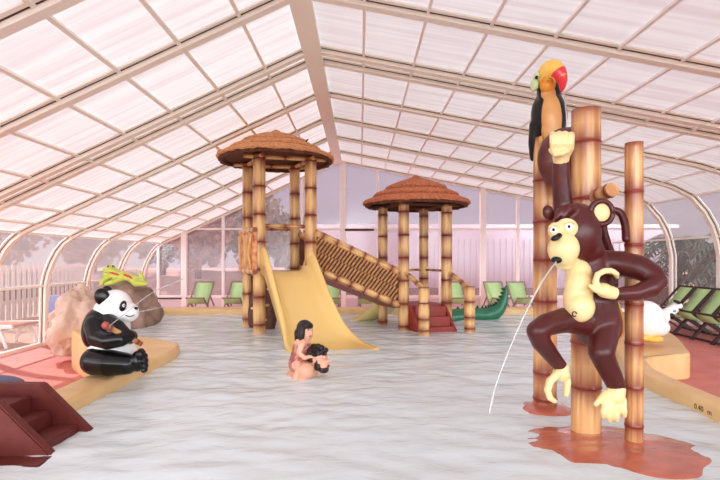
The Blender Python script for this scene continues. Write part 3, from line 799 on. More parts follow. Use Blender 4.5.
obj('mouth', MB().ell(Q(556.5,260,2.705), (.030,.024,.020), (0,.1,-.3)), 'black', face)
# belly
f = MB(); f.ell(Q(578,298,2.82), (.086,.080,.130), (0,.06,.3)); f.ell(Q(579.5,307,2.79), (.084,.085,.090), (0,.1,.2)); f.ell(Q(579,276,2.845), (.082,.065,.100), (0,.05,.3))
f.ell(Q(579,288,2.815), (.080,.075,.110)); f.ell(Q(573,266,2.85), (.05,.05,.06))
be = blob('belly', f, 'cream', mk, .007, 6)
obj('navel', MB().tube([Q(574,314,2.712)+Vector((.011*math.cos(a),-.004,.012*math.sin(a))) for a in [2*PI*i/16 for i in range(15)]], .004, 6), 'brown', be)
# raised fist
f = MB(); f.ell(Q(561.5,148,2.985), (.070,.058,.078)); f.cap_tube([Q(561,160,3.0), Q(561.5,150,2.99)], [.050,.056], 14)
for k, u in enumerate((553,559,565,571)):
    Yk = 2.965
    f.cap_tube([Q(u,139,Yk), Q(u,133.5+abs(k-1.4)*.8,Yk-.035), Q(u,137,Yk-.07), Q(u,144,Yk-.075), Q(u,149,Yk-.055)], [.022,.022,.0215,.020,.018], 12)
f.cap_tube([Q(552,150,2.94), Q(556,154,2.895), Q(562,153,2.885), Q(567,151.5,2.895)], [.022,.021,.019,.016], 12)
blob('hand', f, 'cream', mk, .0052, 4)
# hand on the hip
f = MB(); f.ell(Q(604,290,2.725), (.052,.046,.040), (0,.3,0)); f.cap_tube([Q(613,293,2.72), Q(604,291,2.725)], [.038,.040], 14)
for k in range(4):
    Yk = 2.695+.026*k
    f.cap_tube([Q(600,289,Yk), Q(595.5-.3*k,282,Yk), Q(597.5,274.5,Yk), Q(604,271,Yk), Q(611+k*1.2,270.5+k*.5,Yk), Q(617,274+k,Yk+.01)], [.019,.0185,.018,.0175,.0165,.014], 12)
f.cap_tube([Q(603,293,2.70), Q(596,290,2.68), Q(590,286,2.69)], [.019,.017,.013], 12)
blob('hand', f, 'cream', mk, .0052, 4)
# hanging foot (left) with curled toes
f = MB(); f.ell(Q(562,373,2.79), (.046,.045,.040), (0,.5,0)); f.cap_tube([Q(562,368,2.79), Q(560,374,2.785)], [.042,.044], 14)
for k in range(3):
    Yk = 2.755+.030*k
    f.cap_tube([Q(558,373,Yk), Q(550.5-.5*k,381,Yk-.012), Q(547.5,390,Yk-.016), Q(550,398,Yk-.012), Q(554.5,401,Yk)], [.023,.022,.0205,.019,.016], 12)
f.cap_tube([Q(566,374,2.80), Q(567.5,383,2.79), Q(566,394,2.785)], [.023,.022,.018], 12)
blob('foot', f, 'cream', mk, .0052, 4)
# hanging foot (right) like an open hand
f = MB(); f.ell(Q(614,397,2.825), (.064,.036,.062)); f.cap_tube([Q(616.5,388,2.835), Q(615,396,2.825)], [.052,.054], 14)
for k, (u0, u1, v1) in enumerate(((606,603.5,416.5),(611.5,609.5,420),(617.5,616.5,420),(623,624,415.5))):
    f.cap_tube([Q(u0,400,2.815), Q((u0+u1)/2-.3,408,2.80), Q(u1,v1-4,2.80), Q(u1,v1,2.812)], [.0215,.0205,.019,.016], 12)
f.cap_tube([Q(606,393,2.82), Q(600.5,399,2.805), Q(596,404,2.80)], [.022,.020,.016], 12)
blob('foot', f, 'cream', mk, .0050, 3)

# toucan
tn = thing('toucan_statue', 'black toucan statue with tan breast and orange bill perched on the tall post', 'toucan statue', Q(545,138,3.755))
b = MB()
b.ell(Q(549,116,3.74), (.136,.125,.205), (0,-.05,0), 28, 18); b.ell(Q(549,91,3.73), (.092,.09,.12)); b.ell(Q(548,76,3.72), (.085,.085,.085))
b.cap_tube([Q(537,125,3.76), Q(534,143,3.78), Q(533.5,158,3.80)], [.06,.045,.03], 14)
blob('body', b, 'black', tn, .008, 6)
f = MB(); f.ell(Q(551.5,117,3.655), (.080,.065,.185), (0,-.04,.15)); f.ell(Q(548.5,95,3.68), (.058,.052,.10), (0,0,.1)); f.ell(Q(551.5,130,3.66), (.076,.06,.12))
blob('breast', f, 'tan', tn, .008, 6)
obj('throat', MB().ell(Q(547.5,85,3.652), (.060,.050,.062)), 'amber', tn)
bill = spline([Q(547,77,3.69), Q(549,71.5,3.63), Q(554,69.5,3.575), Q(559,73.5,3.545), Q(562.3,81,3.535), Q(562,90,3.55)], 6)
nb = len(bill); rb = [.088-.074*(i/(nb-1))**1.5 for i in range(nb)]
ki = 20
bo = obj('bill', MB().cap_tube(bill[:ki+1], rb[:ki+1], 22, .9), 'orange', tn)
obj('bill_tip', MB().cap_tube(bill[ki-3:], [r*1.03 for r in rb[ki-3:]], 22, .9), 'red', bo)
obj('bill_edge', MB().tube(spline([Q(540.5,82,3.57), Q(544,77.5,3.545), Q(549,76.5,3.53), Q(553.5,79,3.525), Q(555.5,84,3.54)], 5), .0045, 8), 'amber', bo)
for u, v, Y in ((534.5,85,3.70),(537.5,76.5,3.68)):
    e = obj('cheek_patch', MB().ell(Q(u,v,Y), (.030,.045,.050 if v > 80 else .03)), 'mint', tn)
obj('eye', MB().ell(Q(536.5,77.5,3.645), (.012,.012,.014), nu=14, nv=10), 'black', tn)
for u in (541,552):
    obj('foot', MB().cap_tube([Q(u,138,3.66), Q(u,139.5,3.64), Q(u-.5,143,3.65)], [.018,.018,.012], 10), 'tan', tn)
# water streams
def stream(pts, r, label):
    q = spline(pts, 6); n = len(q)
    rr = [r*(.85+.5*noise.noise(Vector((i*.7, r*100, 1)))) for i in range(n)]
    return tag(obj('water_jet', MB().tube(q, rr, 8), 'stream'), label, 'water jet')
stream([Q(556,262,2.68), Q(540,285,2.62), Q(523,318,2.58), Q(507,355,2.55), Q(495,388,2.52), Q(489,414,2.49)], .0062, 'thin water jet falling from the monkey\'s mouth into the pool')
stream([Q(563,90,3.54), Q(566,110,3.53), Q(567,130,3.53)], .005, 'thin water jet dripping from the toucan\'s red bill tip')

MB.rs = 1.0

# ------------------------------------------------------------------ panda
PY = 3.98; k_ = PY/480
pd = thing('panda_statue', 'black and white panda statue sitting on the left pool edge holding a stick', 'panda statue', (P(105,375,PY).x, PY, .10))
b = MB()
b.ell(P(108,331,PY), (.175,.16,.25), (0,.08,0)); b.ell(P(112.5,352,PY-.01), (.19,.18,.17)); b.ell(P(110,312,PY), (.13,.13,.13))
body = blob('body', b, 'white', pd, .009, 6)
b = MB(); b.ell(P(114.5,307,PY), (.140,.14,.145), (0,.25,0)); b.ell(P(127,312,PY-.01), (.095,.095,.085), (0,.25,0)); b.ell(P(131,314,PY-.01), (.055,.06,.050))
b.ell(P(112,318,PY-.01), (.13,.13,.10))
head = blob('head', b, 'white', pd, .008, 6)
obj('ear', MB().ell(P(102,297,PY-.105), (.058,.028,.072), (0,-.2,.2)), 'black', head)
obj('ear', MB().ell(P(107,292,PY+.09), (.05,.028,.055), (0,-.1,-.2)), 'black', head)
obj('eye_patch', MB().ell(P(123,306,PY-.116), (.026,.018,.045), (0,.25,.25)), 'black', head)
ep = obj('eye_patch', MB().ell(P(128,303,PY+.095), (.02,.024,.042), (0,.2,-.6)), 'black', head)
obj('eye', MB().ell(P(123.8,305.5,PY-.134), (.011,.007,.014), nu=14, nv=10), 'white', head)
obj('pupil', MB().ell(P(124.1,305.5,PY-.141), (.006,.004,.008), nu=10, nv=8), 'black', head)
obj('nose', MB().ell(P(135.3,308.5,PY-.02), (.020,.026,.016)), 'black', head)
obj('mouth', MB().cap_tube(spline([P(134,315,PY-.055), P(130,316.5,PY-.085), P(126,315.5,PY-.105)], 4), .004, 8), 'black', head)
b = MB()                                      # black shoulders and arms as one jacket
b.ell(P(100.5,328,PY), (.128,.18,.19), (0,.15,0)); b.ell(P(104,318,PY), (.13,.17,.10))
b.cap_tube([P(95.5,325,PY-.13), P(98,338,PY-.19), P(108,341,PY-.24), P(122,339,PY-.22), P(129,336,PY-.17)], [.085,.080,.068,.060,.052], 16)
b.cap_tube([P(108,318,PY-.10), P(118,326,PY-.18), P(124,333,PY-.19)], [.05,.05,.05], 14)
b.cap_tube([P(98,322,PY+.15), P(112,336,PY+.18), P(128,340,PY+.10)], [.08,.07,.055], 16)
b.ell(P(130,337,PY-.14), (.058,.06,.058))
obj_arm = blob('arms', b, 'black', pd, .008, 6)
b = MB(); b.cap_tube([P(95,361,PY-.13), P(110,363,PY-.18), P(127,364,PY-.18)], [.112,.105,.085], 18); b.ell(P(138,361,PY-.17), (.055,.075,.085))
for i, (dy, v) in enumerate(((-.055,352.5),(-.02,350.5),(.02,351.5))): b.ell(P(140+i,v+2,PY-.17+dy), (.032,.026,.036))
for i, v in enumerate((356,361,366,370)): b.ell(P(145.5-abs(i-1.5)*.8,v,PY-.20), (.026,.036,.024))
blob('leg', b, 'black', pd, .007, 5)
b = MB(); b.cap_tube([P(100,361,PY+.14), P(116,363,PY+.18), P(128,364,PY+.17)], [.105,.10,.08], 18); b.ell(P(138,361,PY+.16), (.05,.07,.08))
blob('leg', b, 'black', pd, .008, 5)
stick = thing('bamboo_stick', 'short reddish bamboo stick held in the panda\'s paws', 'stick', P(124,335,PY-.20))
obj('shaft', bamboo(MB(), P(106,326,PY-.30), P(141.5,344,PY-.12), .020, [.12,.5,.88], None, 14, .04, 1.15), 'bamboo', stick)
obj('stick_end', MB().ell(P(105.5,325.5,PY-.305), (.028,.028,.030), nu=14, nv=10), 'lip', stick)
stream([P(108,327,PY-.30), P(127,312,PY-.20), P(143,299,PY-.1), P(158,289.5,PY), P(172,283.5,PY+.1), P(183,279,PY+.2)], .0042, 'water jet rising past the panda\'s nose from the stick end')
stream([P(135,313,PY-.03), P(150,309.5,PY+.05), P(165,306.5,PY+.2)], .0040, 'water jet squirting level from the panda\'s mouth')

# ------------------------------------------------------------------ rocks with the lizard
def rock(name, c, r, label, sd, parent=None, mt='rock'):
    bm = bmesh.new(); bmesh.ops.create_icosphere(bm, subdivisions=5, radius=1)
    for v in bm.verts:
        d = v.co.normalized(); n_ = noise.noise(d*1.6+Vector((sd,0,0)))*.34+noise.noise(d*3.7+Vector((0,sd,0)))*.18+noise.noise(d*8+Vector((0,0,sd)))*.07
        q = d*(1+n_); v.co = Vector((q.x*r[0], q.y*r[1], max(-.75, q.z)*r[2]))+Vector(c)
    mb = MB(); bm.verts.ensure_lookup_table()
    mb.add([v.co.copy() for v in bm.verts], [tuple(v.index for v in f.verts) for f in bm.faces], None, True); bm.free()
    o = obj(name, mb, mt)
    return tag(o, label, 'rock')
rock('rock', (-3.93,6.75,.10), (.34,.42,.50), 'pale sandy rock directly behind the panda\'s back', 1.3, None, 'rock_sunlit')
rock('rock', (-3.66,7.50,.20), (.43,.50,.50), 'brown rock right of the panda\'s face with the lizard lying on it', 4.1)
rock('rock', (-4.50,7.55,-.08), (.32,.36,.48), 'lower rock, pale with painted sunlight, on the red deck beside the left glass wall', 7.7, None, 'rock_sunlit')
lz = thing('lizard_statue', 'yellow-green lizard statue with red mouth sprawled on top of the rocks', 'lizard statue', P(122,280,7.2))
LY = 7.15; b = MB()
b.cap_tube(spline([P(106,275,LY), P(114,277,LY), P(122,276,LY), P(131,278,LY), P(138,281,LY)], 4), [.05]*5+[.075]*5+[.06]*7, 14)
b.ell(P(112,271,LY), (.14,.09,.055), (0,.15,0)); b.ell(P(110,277,LY), (.11,.08,.04), (0,-.2,0)); b.ell(P(110,267,LY-.03), (.035,.035,.035)); b.ell(P(113,267,LY+.05), (.035,.035,.035))
b.cap_tube([P(108,277,LY), P(103,281,LY-.08), P(101,284,LY-.1)], [.055,.042,.03], 12); b.cap_tube([P(122,278,LY), P(114,282,LY-.1), P(106,284,LY-.12)], [.05,.04,.03], 12)
b.cap_tube([P(136,280,LY), P(144,283,LY-.05), P(142,276,LY-.05), P(138,271,LY-.03)], [.055,.045,.032,.018], 12); b.cap_tube([P(130,278,LY+.04), P(136,284,LY-.1), P(146,284,LY-.1)], [.05,.045,.03], 12)
blob('body', b, 'lime', lz, .012, 5)
obj('mouth', MB().ell(P(114.5,273.5,LY-.06), (.085,.05,.014), (0,.3,0)), 'red', lz)
obj('back_stripe', MB().cap_tube([P(124,274.5,LY-.06), P(129,276.5,LY-.07), P(132,278.5,LY-.06)], [.012,.018,.010], 10), 'red', lz)
for dx, dy in ((0,-.055),(.03,.02)): obj('eye', MB().ell(P(110,266.5,LY-.03)+Vector((dx,dy,.005)), .014, nu=10, nv=8), 'black', lz)

# ------------------------------------------------------------------ crocodile tail
ct = thing('crocodile_statue', 'green crocodile tail with dark spikes curling out of the water beside the steps', 'crocodile statue', (2.2,8.3,0))
cp = spline([(1.2,8.0,-.02),(1.55,8.1,.04),(1.9,8.2,.06),(2.2,8.3,.06),(2.40,8.3,.16),(2.50,8.3,.36),(2.53,8.3,.56)], 6)
rr = [.15-.035*i/(len(cp)-1) if i < 22 else max(.018, .125-.107*(i-22)/(len(cp)-23)) for i in range(len(cp))]
b = MB(); b.cap_tube(cp, rr, 16, .8, up=(0,0,1)); obj('tail', b, 'croc', ct)
for i in range(2, len(cp)-1, 2):
    T = (cp[min(i+1,len(cp)-1)]-cp[i-1]).normalized(); up = Vector((-T.z, 0, T.x)).normalized()
    base = cp[i]+up*rr[i]*.9
    obj('spike', MB().tube([base-up*.01, base+up*.022, base+up*.06], [.034,.024,.003], 8, False), 'croc_dark', ct)

# ------------------------------------------------------------------ white goose fountain on the right edge
gs = thing('goose_statue', 'round white bird statue on an orange foot behind the slim bamboo post', 'bird statue', P(648,343,5.2))
GY = 5.2; b = MB()
b.ell(P(646,319,GY), (.185,.18,.20)); b.ell(P(655,327,GY), (.14,.15,.10)); b.cap_tube([P(660,318,GY), P(668,313,GY), P(675,308,GY)], [.09,.06,.05], 14)
blob('body', b, 'white', gs, .01, 6)
b = MB(); b.ell(P(650,338,GY-.02), (.13,.15,.045)); b.ell(P(641,337,GY-.05), (.10,.12,.04))
blob('foot', b, 'orange', gs, .01, 5)
obj('head', MB().ell(P(677,306,GY), (.055,.05,.042)), 'white', gs)
for u, v, rx, rz in ((677,302,.04,.018),(671,316,.045,.035),(659,311,.03,.022),(681,310,.03,.012)):
    obj('wing_mark', MB().ell(P(u,v,GY-.045), (rx,.03,rz), (0,.5,0)), 'black', gs)
obj('collar', MB().ell(P(673,311,GY-.03), (.03,.03,.02)), 'bluefab', gs)
og = MB(); og.ell(P(617,307,5.6), (.06,.06,.10)); 
t_ = tag(obj('orange_figure', MB().cap_tube([P(619,334,5.45), P(618,318,5.45), P(616,303,5.45)], [.05,.07,.03], 14), 'orange'), 'small orange figure on the coping between the monkey and the slim post', 'figure')
# ------------------------------------------------------------------ maroon steps, near left
st_ = thing('entry_steps', 'maroon pool steps with two sloping sides in the near left corner', 'steps', (-1.95,2.74,-.44))
prof_ = [(-2.9,-.44),(-2.9,.29),(-1.93,.29),(-1.33,-.30),(-1.33,-.44)]
obj('side_wall', MB().prism(prof_, 2.54, 2.60, 'y'), 'stair', st_, bevel=.008)
obj('side_wall', MB().prism(prof_, 2.90, 2.96, 'y'), 'stair', st_, bevel=.008)
for k, (x0, x1, z) in enumerate(((-2.9,-1.98,.22),(-1.98,-1.86,.13),(-1.86,-1.70,.045),(-1.70,-1.50,-.05),(-1.50,-1.36,-.18))):
    obj('tread', MB().box(((x0+x1)/2, 2.75, (z-.44)/2), (x1-x0, .30, z+.44)), 'stair', st_, bevel=.006)
obj('plinth', MB().box((-2.26,2.48,-.215), (1.28,.12,.438)), 'stair', st_, bevel=.006)
fl_ = MB(); fl_.ell((-4.0,5.0,ZL+.09), (.45,.36,.09), nu=32); tag(obj('float_cushion', fl_, 'blue'), 'navy blue rounded float on the red deck behind the maroon steps', 'float')

# depth marking on the coping, near right
def text(body, loc, rot, size, m, name, parent=None):
    cu = bpy.data.curves.new(name, 'FONT'); cu.body = body; cu.size = size; cu.extrude = .001
    t = bpy.data.objects.new('tmp_text', cu); COL.objects.link(t)
    me = bpy.data.meshes.new_from_object(t.evaluated_get(bpy.context.evaluated_depsgraph_get())); bpy.data.objects.remove(t)
    me.materials.clear(); me.materials.append(M[m]); o = bpy.data.objects.new(name, me); COL.objects.link(o)
    o.location = loc; o.rotation_euler = rot
    return o
dm = thing('depth_marking', 'small dark depth figures painted on the ochre pool edge at far right', 'marking', (2.297,3.30,.018))
for body, dy in (('0.40', 0), ('m', -.125)):
    t_ = text(body, (0,dy,0), (PI/2,0,-PI/2), .052, 'ink', 'figures' if dy == 0 else 'unit'); t_.parent = dm

# ------------------------------------------------------------------ deck chairs
def deck_chair(label, group, fm='chairwood'):
    t = thing('deck_chair', label, 'deck chair', (0,0,0), group)
    w_ = .19
    for s in (-1, 1):
        obj('long_rail', MB().bar((s*w_,-.33,.0), (s*w_,.33,.72), .022, .028), fm, t)
        obj('cross_leg', MB().bar((s*(w_-.035),.30,.0), (s*(w_-.035),-.30,.40), .026, .03), fm, t)
        obj('prop', MB().bar((s*(w_-.0),.05,.415), (s*(w_-.0),.33,.17), .02, .025), fm, t)
    for y, z in ((.33,.72),(-.30,.40),(.30,.02),(-.30,.03)):
        obj('cross_bar', MB().bar((-w_,y,z), (w_,y,z), .028, .028), fm, t)
    pr = spline([(0,.34,.735),(0,.22,.55),(0,.06,.36),(0,-.10,.27),(0,-.22,.30),(0,-.31,.41)], 5)
    mb = MB(); n = len(pr); vs_ = []
    for p in pr:
        for dx, dz in ((-.165,0),(.165,0),(.165,-.008),(-.165,-.008)): vs_.append((dx, p.y, p.z+dz))
    fs = [(i*4+k, i*4+(k+1)%4, (i+1)*4+(k+1)%4, (i+1)*4+k) for i in range(n-1) for k in range(4)]+[(0,1,2,3),((n-1)*4+3,(n-1)*4+2,(n-1)*4+1,(n-1)*4)]
    mb.add(vs_, fs, None, True); obj('sling', mb, 'sling', t)
    return t
RL = ['green deck chair in the right-hand row, first beyond the white bird, farthest from the viewer', 'green deck chair second from the far end of the right-hand row',
      'green deck chair third from the far end of the right-hand row', 'green deck chair fourth from the far end of the right-hand row',
      'green deck chair fifth from the far end of the right-hand row', 'green deck chair at the picture\'s right edge, nearest of the right-hand row']
first = None
for i, y in enumerate((8.1,7.68,7.26,6.84,6.42,6.0)):
    loc = (5.19, y, ZR)
    if first is None: first = deck_chair(RL[0], 'deck chairs in a row along the right wall'); first.location = loc; first.rotation_euler = (0,0,-PI/2)
    else: dup(first, loc, -PI/2, RL[i])
first = deck_chair('x', 'deck chairs in a row along the back wall', 'chairmetal')
bk = [(200,'green deck chair against the back wall, leftmost of the row, beyond the rocks'),(236,'green deck chair at the back wall just left of the tall tower\'s posts'),
      (331,'green deck chair at the back wall seen between the yellow slide and the sloping bridge'),(368,'green deck chair at the back wall seen under the sloping bridge'),
      (457,'green deck chair at the back wall seen behind the low hut\'s right newel post'),(497,'green deck chair at the back wall directly behind the crocodile tail'),
      (521,'green deck chair at the back wall between crocodile tail and toucan post')]
for i, (u, l) in enumerate(bk):
    Y = 10.15; d = dup(first, ((u-360)/480*Y, Y, ZR), random.uniform(-.12,.12), l) if i else first
    d.location = ((u-360)/480*Y, Y, ZR); d['label'] = l; d['group'] = 'deck chairs in a row along the back wall'
    d.scale = (1.05,1,.94)

# ------------------------------------------------------------------ the man and the girl
MY = 4.31
mn = thing('person', 'bearded man with dark wet hair crouching in the pool, girl on his back', 'person', (P(312,375,MY).x, MY, 0))
b = MB()
hc_ = P(318.5,358,MY)
b.ell(hc_, (.078,.088,.105), (0,.12,0)); b.ell(P(323,364,MY-.02), (.055,.062,.062)); b.ell(P(327,361.5,MY-.03), (.022,.020,.030))
b.ell(P(329,360.5,MY-.045), (.016,.014,.018))
b.cap_tube([P(314,366,MY), P(308,372,MY)], [.065,.075], 14)
b.cap_tube([P(306,371,MY-.12), P(304,369,MY), P(306,371,MY+.14)], [.075,.09,.075], 16)
b.cap_tube([P(306,374,MY), P(298,379,MY+.02), P(291,392,MY+.05)], [.10,.115,.12], 18)
b.cap_tube([P(306,372,MY-.12), P(302,384,MY-.13), P(314,394,MY-.16)], [.062,.052,.042], 14); b.cap_tube([P(306,372,MY+.17), P(301,384,MY+.24), P(314,394,MY+.28)], [.062,.052,.042], 14)
for s, dy in ((-1,-.08),(1,.1)): b.cap_tube([P(291,392,MY+dy), P(305,412,MY+dy), P(296,426,MY+dy)], [.085,.07,.05], 14)
for s, dy in ((-1,-.16),(1,.28)):
    b.ell(P(317,395,MY+dy), (.045,.022,.035))
    for k in range(4): b.cap_tube([P(318,394+1.4*k-2,MY+dy), P(326-(k==3)*1.5,395+1.6*k-2,MY+dy)], [.009,.008], 8)
    b.cap_tube([P(316,393,MY+dy), P(320,388,MY+dy)], [.010,.009], 8)
man = blob('body', b, 'skin', mn, .0075, 4)
b = MB(); b.ell(P(317.5,352.5,MY+.010), (.088,.096,.072), (0,.12,0)); b.ell(P(312.5,358,MY+.015), (.055,.090,.085)); b.ell(P(325,350,MY-.03), (.032,.045,.026)); b.ell(P(316,362,MY-.072), (.02,.02,.04))
for k in range(10):
    a = k*.63; b.ell(P(316+7*math.cos(a),350+4*math.sin(a),MY-.04+.06*math.sin(a*2)), (.03,.03,.025))
blob('hair', b, 'hair', mn, .006, 3)
b = MB(); b.ell(P(323.5,369,MY-.028), (.050,.056,.036), (0,.2,0)); b.ell(P(317.5,366,MY-.066), (.032,.02,.045)); b.ell(P(328,366,MY-.035), (.018,.03,.014))
blob('beard', b, 'hair', mn, .006, 3)
obj('ear', MB().ell(P(314.5,360,MY-.085), (.018,.012,.028), nu=12, nv=8), 'skin', mn)
obj('eye', MB().ell(P(324.3,357,MY-.072), (.009,.006,.006), nu=12, nv=8), 'white', mn); obj('eye', MB().ell(P(328.5,357,MY-.01), (.006,.009,.006), nu=12, nv=8), 'white', mn)
obj('eyebrow', MB().cap_tube([P(322.5,355,MY-.078), P(326.5,355,MY-.066)], .005, 8), 'hair', mn)
obj('mouth', MB().ell(P(327.5,367,MY-.055), (.016,.014,.006), nu=12, nv=8), 'lip', mn)

gl_ = thing('person', 'small girl with wet brown hair riding on the bearded man\'s back', 'person', (P(300,365,MY).x, MY, .1))
b = MB()
b.ell(P(305.5,330.5,MY), (.064,.070,.088), (0,.1,0)); b.ell(P(308,334,MY-.01), (.045,.05,.05)); b.ell(P(311.5,332.5,MY-.035), (.011,.011,.013))
b.cap_tube([P(304,338,MY), P(303,343,MY)], [.034,.040], 12)
b.cap_tube([P(303,343,MY-.075), P(303,342.5,MY), P(303,343,MY+.085)], [.036,.05,.036], 14)
b.cap_tube([P(302.5,344,MY), P(300,354,MY), P(297.5,364,MY)], [.076,.072,.080], 18)
b.cap_tube([P(302,344,MY-.09), P(299,353,MY-.13), P(305,358,MY-.11), P(309,356.5,MY-.09)], [.031,.027,.023,.019], 12)
b.cap_tube([P(304,344,MY+.095), P(308,352,MY+.13), P(310,357,MY+.12)], [.031,.027,.020], 12)
for dy in (-.1,.12):
    b.ell(P(309.5,356.5,MY+dy*.95), (.022,.013,.016))
    for k in range(4): b.cap_tube([P(310.5,355.8+.6*k,MY+dy*.95), P(313,356.3+.7*k,MY+dy*.9)], [.006,.005], 8)
    b.cap_tube([P(309.5,355.5,MY+dy*.95), P(311.2,354,MY+dy*.9)], [.006,.005], 8)
for dy in (-.11,.13): b.cap_tube([P(297,365,MY+dy*.5), P(300,370,MY+dy), P(296,378,MY+dy*1.1), P(291,386,MY+dy)], [.050,.044,.034,.026], 14)
blob('body', b, 'skin2', gl_, .0062, 3)
b = MB(); b.ell(P(304.6,328,MY+.020), (.074,.078,.076), (0,.1,0)); b.ell(P(301,334,MY+.015), (.042,.074,.09))
for dy in (-.062,.068): b.cap_tube([P(302,327,MY+dy), P(301.5,335,MY+dy*1.1), P(301.5,342,MY+dy)], [.034,.032,.016], 12)
b.cap_tube([P(299.5,333,MY), P(298,343,MY+.01)], [.05,.03], 12)
b.ell(P(307,325.3,MY-.018), (.058,.062,.036), (0,.15,0)); b.ell(P(303,329,MY-.05), (.03,.03,.04))
blob('hair', b, 'hair', gl_, .0055, 3)
b = MB(); b.cap_tube([P(302.5,346,MY), P(300,354,MY), P(297.5,364,MY)], [.081,.078,.084], 18)
blob('swimsuit', b, 'suit', gl_, .007, 3)
obj('eye', MB().ell(P(308.3,330,MY-.063), (.008,.005,.006), nu=12, nv=8), 'black', gl_); obj('eye', MB().ell(P(312,330.3,MY-.02), (.005,.008,.006), nu=12, nv=8), 'black', gl_)
obj('mouth', MB().ell(P(310,336,MY-.052), (.014,.008,.006), nu=12, nv=8), 'lip', gl_)

# ------------------------------------------------------------------ outside
fc = thing('picket_fence', 'pale picket fence seen through the left glass wall', 'fence', (-8.3,7.5,-.45))
mb = MB(); mc = MB(); y = 3.5
while y < 15: mb.box((-8.3,y,.22), (.03,.10,1.30)); y += .19
obj('pickets', mb, 'picket', fc)
for z in (.80,.0): obj('fence_rail', MB().box((-8.34,9.2,z), (.04,11.6,.09)), 'picket', fc)
obj('backing_board', MB().box((-8.42,9.2,.40), (.03,11.6,.75)), 'leafdry', fc)
def lounger(x, y, rz, fab, label):
    t = thing('sun_lounger', label, 'sun lounger', (x,y,-.45), 'sun loungers outside the left glass wall', rz)
    o_ = t.location.copy()
    t.location = (0,0,0)
    for s in (-1,1):
        obj('side_frame', MB().cap_tube(spline([(-.85,s*.3,.36),(-.2,s*.3,.34),(.35,s*.3,.34),(.62,s*.3,.62),(.85,s*.3,.86)], 5), .035, 10), 'plastic', t)
        for q in (-.6,.3): obj('leg', MB().cap_tube(spline([(q-.16,s*.3,.02),(q-.02,s*.3,.30),(q+.12,s*.3,.30),(q+.26,s*.3,.02)], 5), .03, 10), 'plastic', t)
    pr = spline([(-.85,0,.37),(-.2,0,.35),(.34,0,.36),(.62,0,.64),(.84,0,.87)], 5); mb = MB(); vs_ = []
    for p in pr:
        for dy, dz in ((-.27,.02),(.27,.02),(.27,-.02),(-.27,-.02)): vs_.append((p.x, dy, p.z+dz))
    n = len(pr); fs = [(i*4+k, i*4+(k+1)%4, (i+1)*4+(k+1)%4, (i+1)*4+k) for i in range(n-1) for k in range(4)]+[(0,1,2,3),((n-1)*4+3,(n-1)*4+2,(n-1)*4+1,(n-1)*4)]
    mb.add(vs_, fs, None, True); obj('seat', mb, fab, t)
    t.location = (x,y,-.45); return t

lounger(-6.55, 8.35, PI*.95, 'towel', 'white lounger with rust-coloured cover outside the near left glass')
l2 = lounger(-6.05, 9.7, PI*1.65-PI, 'bluefab', 'white lounger with blue cover outside the glass beside the rocks'); l2.scale = (1,1,.78)
# pale shed behind the back gable
sh = thing('shed', 'long pale ribbed building seen through the right half of the back gable', 'building', (5,15,-.45))
mb = MB(); mb.box((3.9,15.5,.75), (10.9,2.0,2.4))
for i in range(60): mb.box((-1.5+.18*i,14.48,.62), (.05,.05,2.0))
obj('ribbed_wall', mb, 'clad', sh)
obj('roof_edge', MB().box((3.9,15.5,2.0), (11.2,2.4,.10)), 'frame_white', sh)
obj('base_board', MB().box((3.9,14.46,-.1), (10.9,.06,.5)), 'leafdry', sh)
# bank and trees
bk_ = MB(); vs_ = []
for i in range(41):
    x = -24+.8*i
    for j in range(9):
        y = 15+.9*j; vs_.append((x, y, -.47+min(1,j/5)*(1.0+.25*noise.noise(Vector((x*.3,y*.3,1))))+.06*noise.noise(Vector((x*1.5,y*1.5,2)))))
bk_.add(vs_, [(i*9+j,(i+1)*9+j,(i+1)*9+j+1,i*9+j+1) for i in range(40) for j in range(8)], None, True)
struct('ground', bk_, 'bank', recalc=False)
def tree(x, y, zb, h, r, m, label, sd, dens=1500):
    rnd = random.Random(sd); t = thing('tree', label, 'tree', (x,y,zb), 'trees behind the back gable')
    obj('trunk', MB().tube([(x,y,zb-.1),(x+.05,y,zb+h*.35),(x,y,zb+h*.75)], [.11,.09,.04], 10), 'bark', t)
    mb = MB()
    for k in range(5):
        a = rnd.random()*6.3; mb.tube([(x,y,zb+h*(.3+.08*k)), (x+r*.8*math.cos(a), y+r*.8*math.sin(a), zb+h*(.55+.09*k))], [.04,.012], 6)
    obj('branch', mb, 'bark', t)
    mb = MB()
    for k in range(dens):
        d = Vector((rnd.gauss(0,1),rnd.gauss(0,1),rnd.gauss(0,1))).normalized()*(rnd.random()**.45)
        lump = 1+.35*noise.noise(d*2.2+Vector((sd,0,0)))
        p = Vector((x,y,zb+h*.56))+Vector((d.x*r*lump,d.y*r*lump,d.z*h*.46*lump)); p.z = max(p.z, zb+.05)
        s = rnd.uniform(.07,.15); e = Euler((rnd.random()*6,rnd.random()*6,rnd.random()*6)).to_matrix()
        mb.add([p+e @ Vector(q)*s for q in ((-1,-.5,0),(0,-.7,.15),(1,-.2,0),(.5,.7,-.1),(-.6,.6,.1))], [(0,1,2,3,4)])
    obj('crown', mb, m, t)
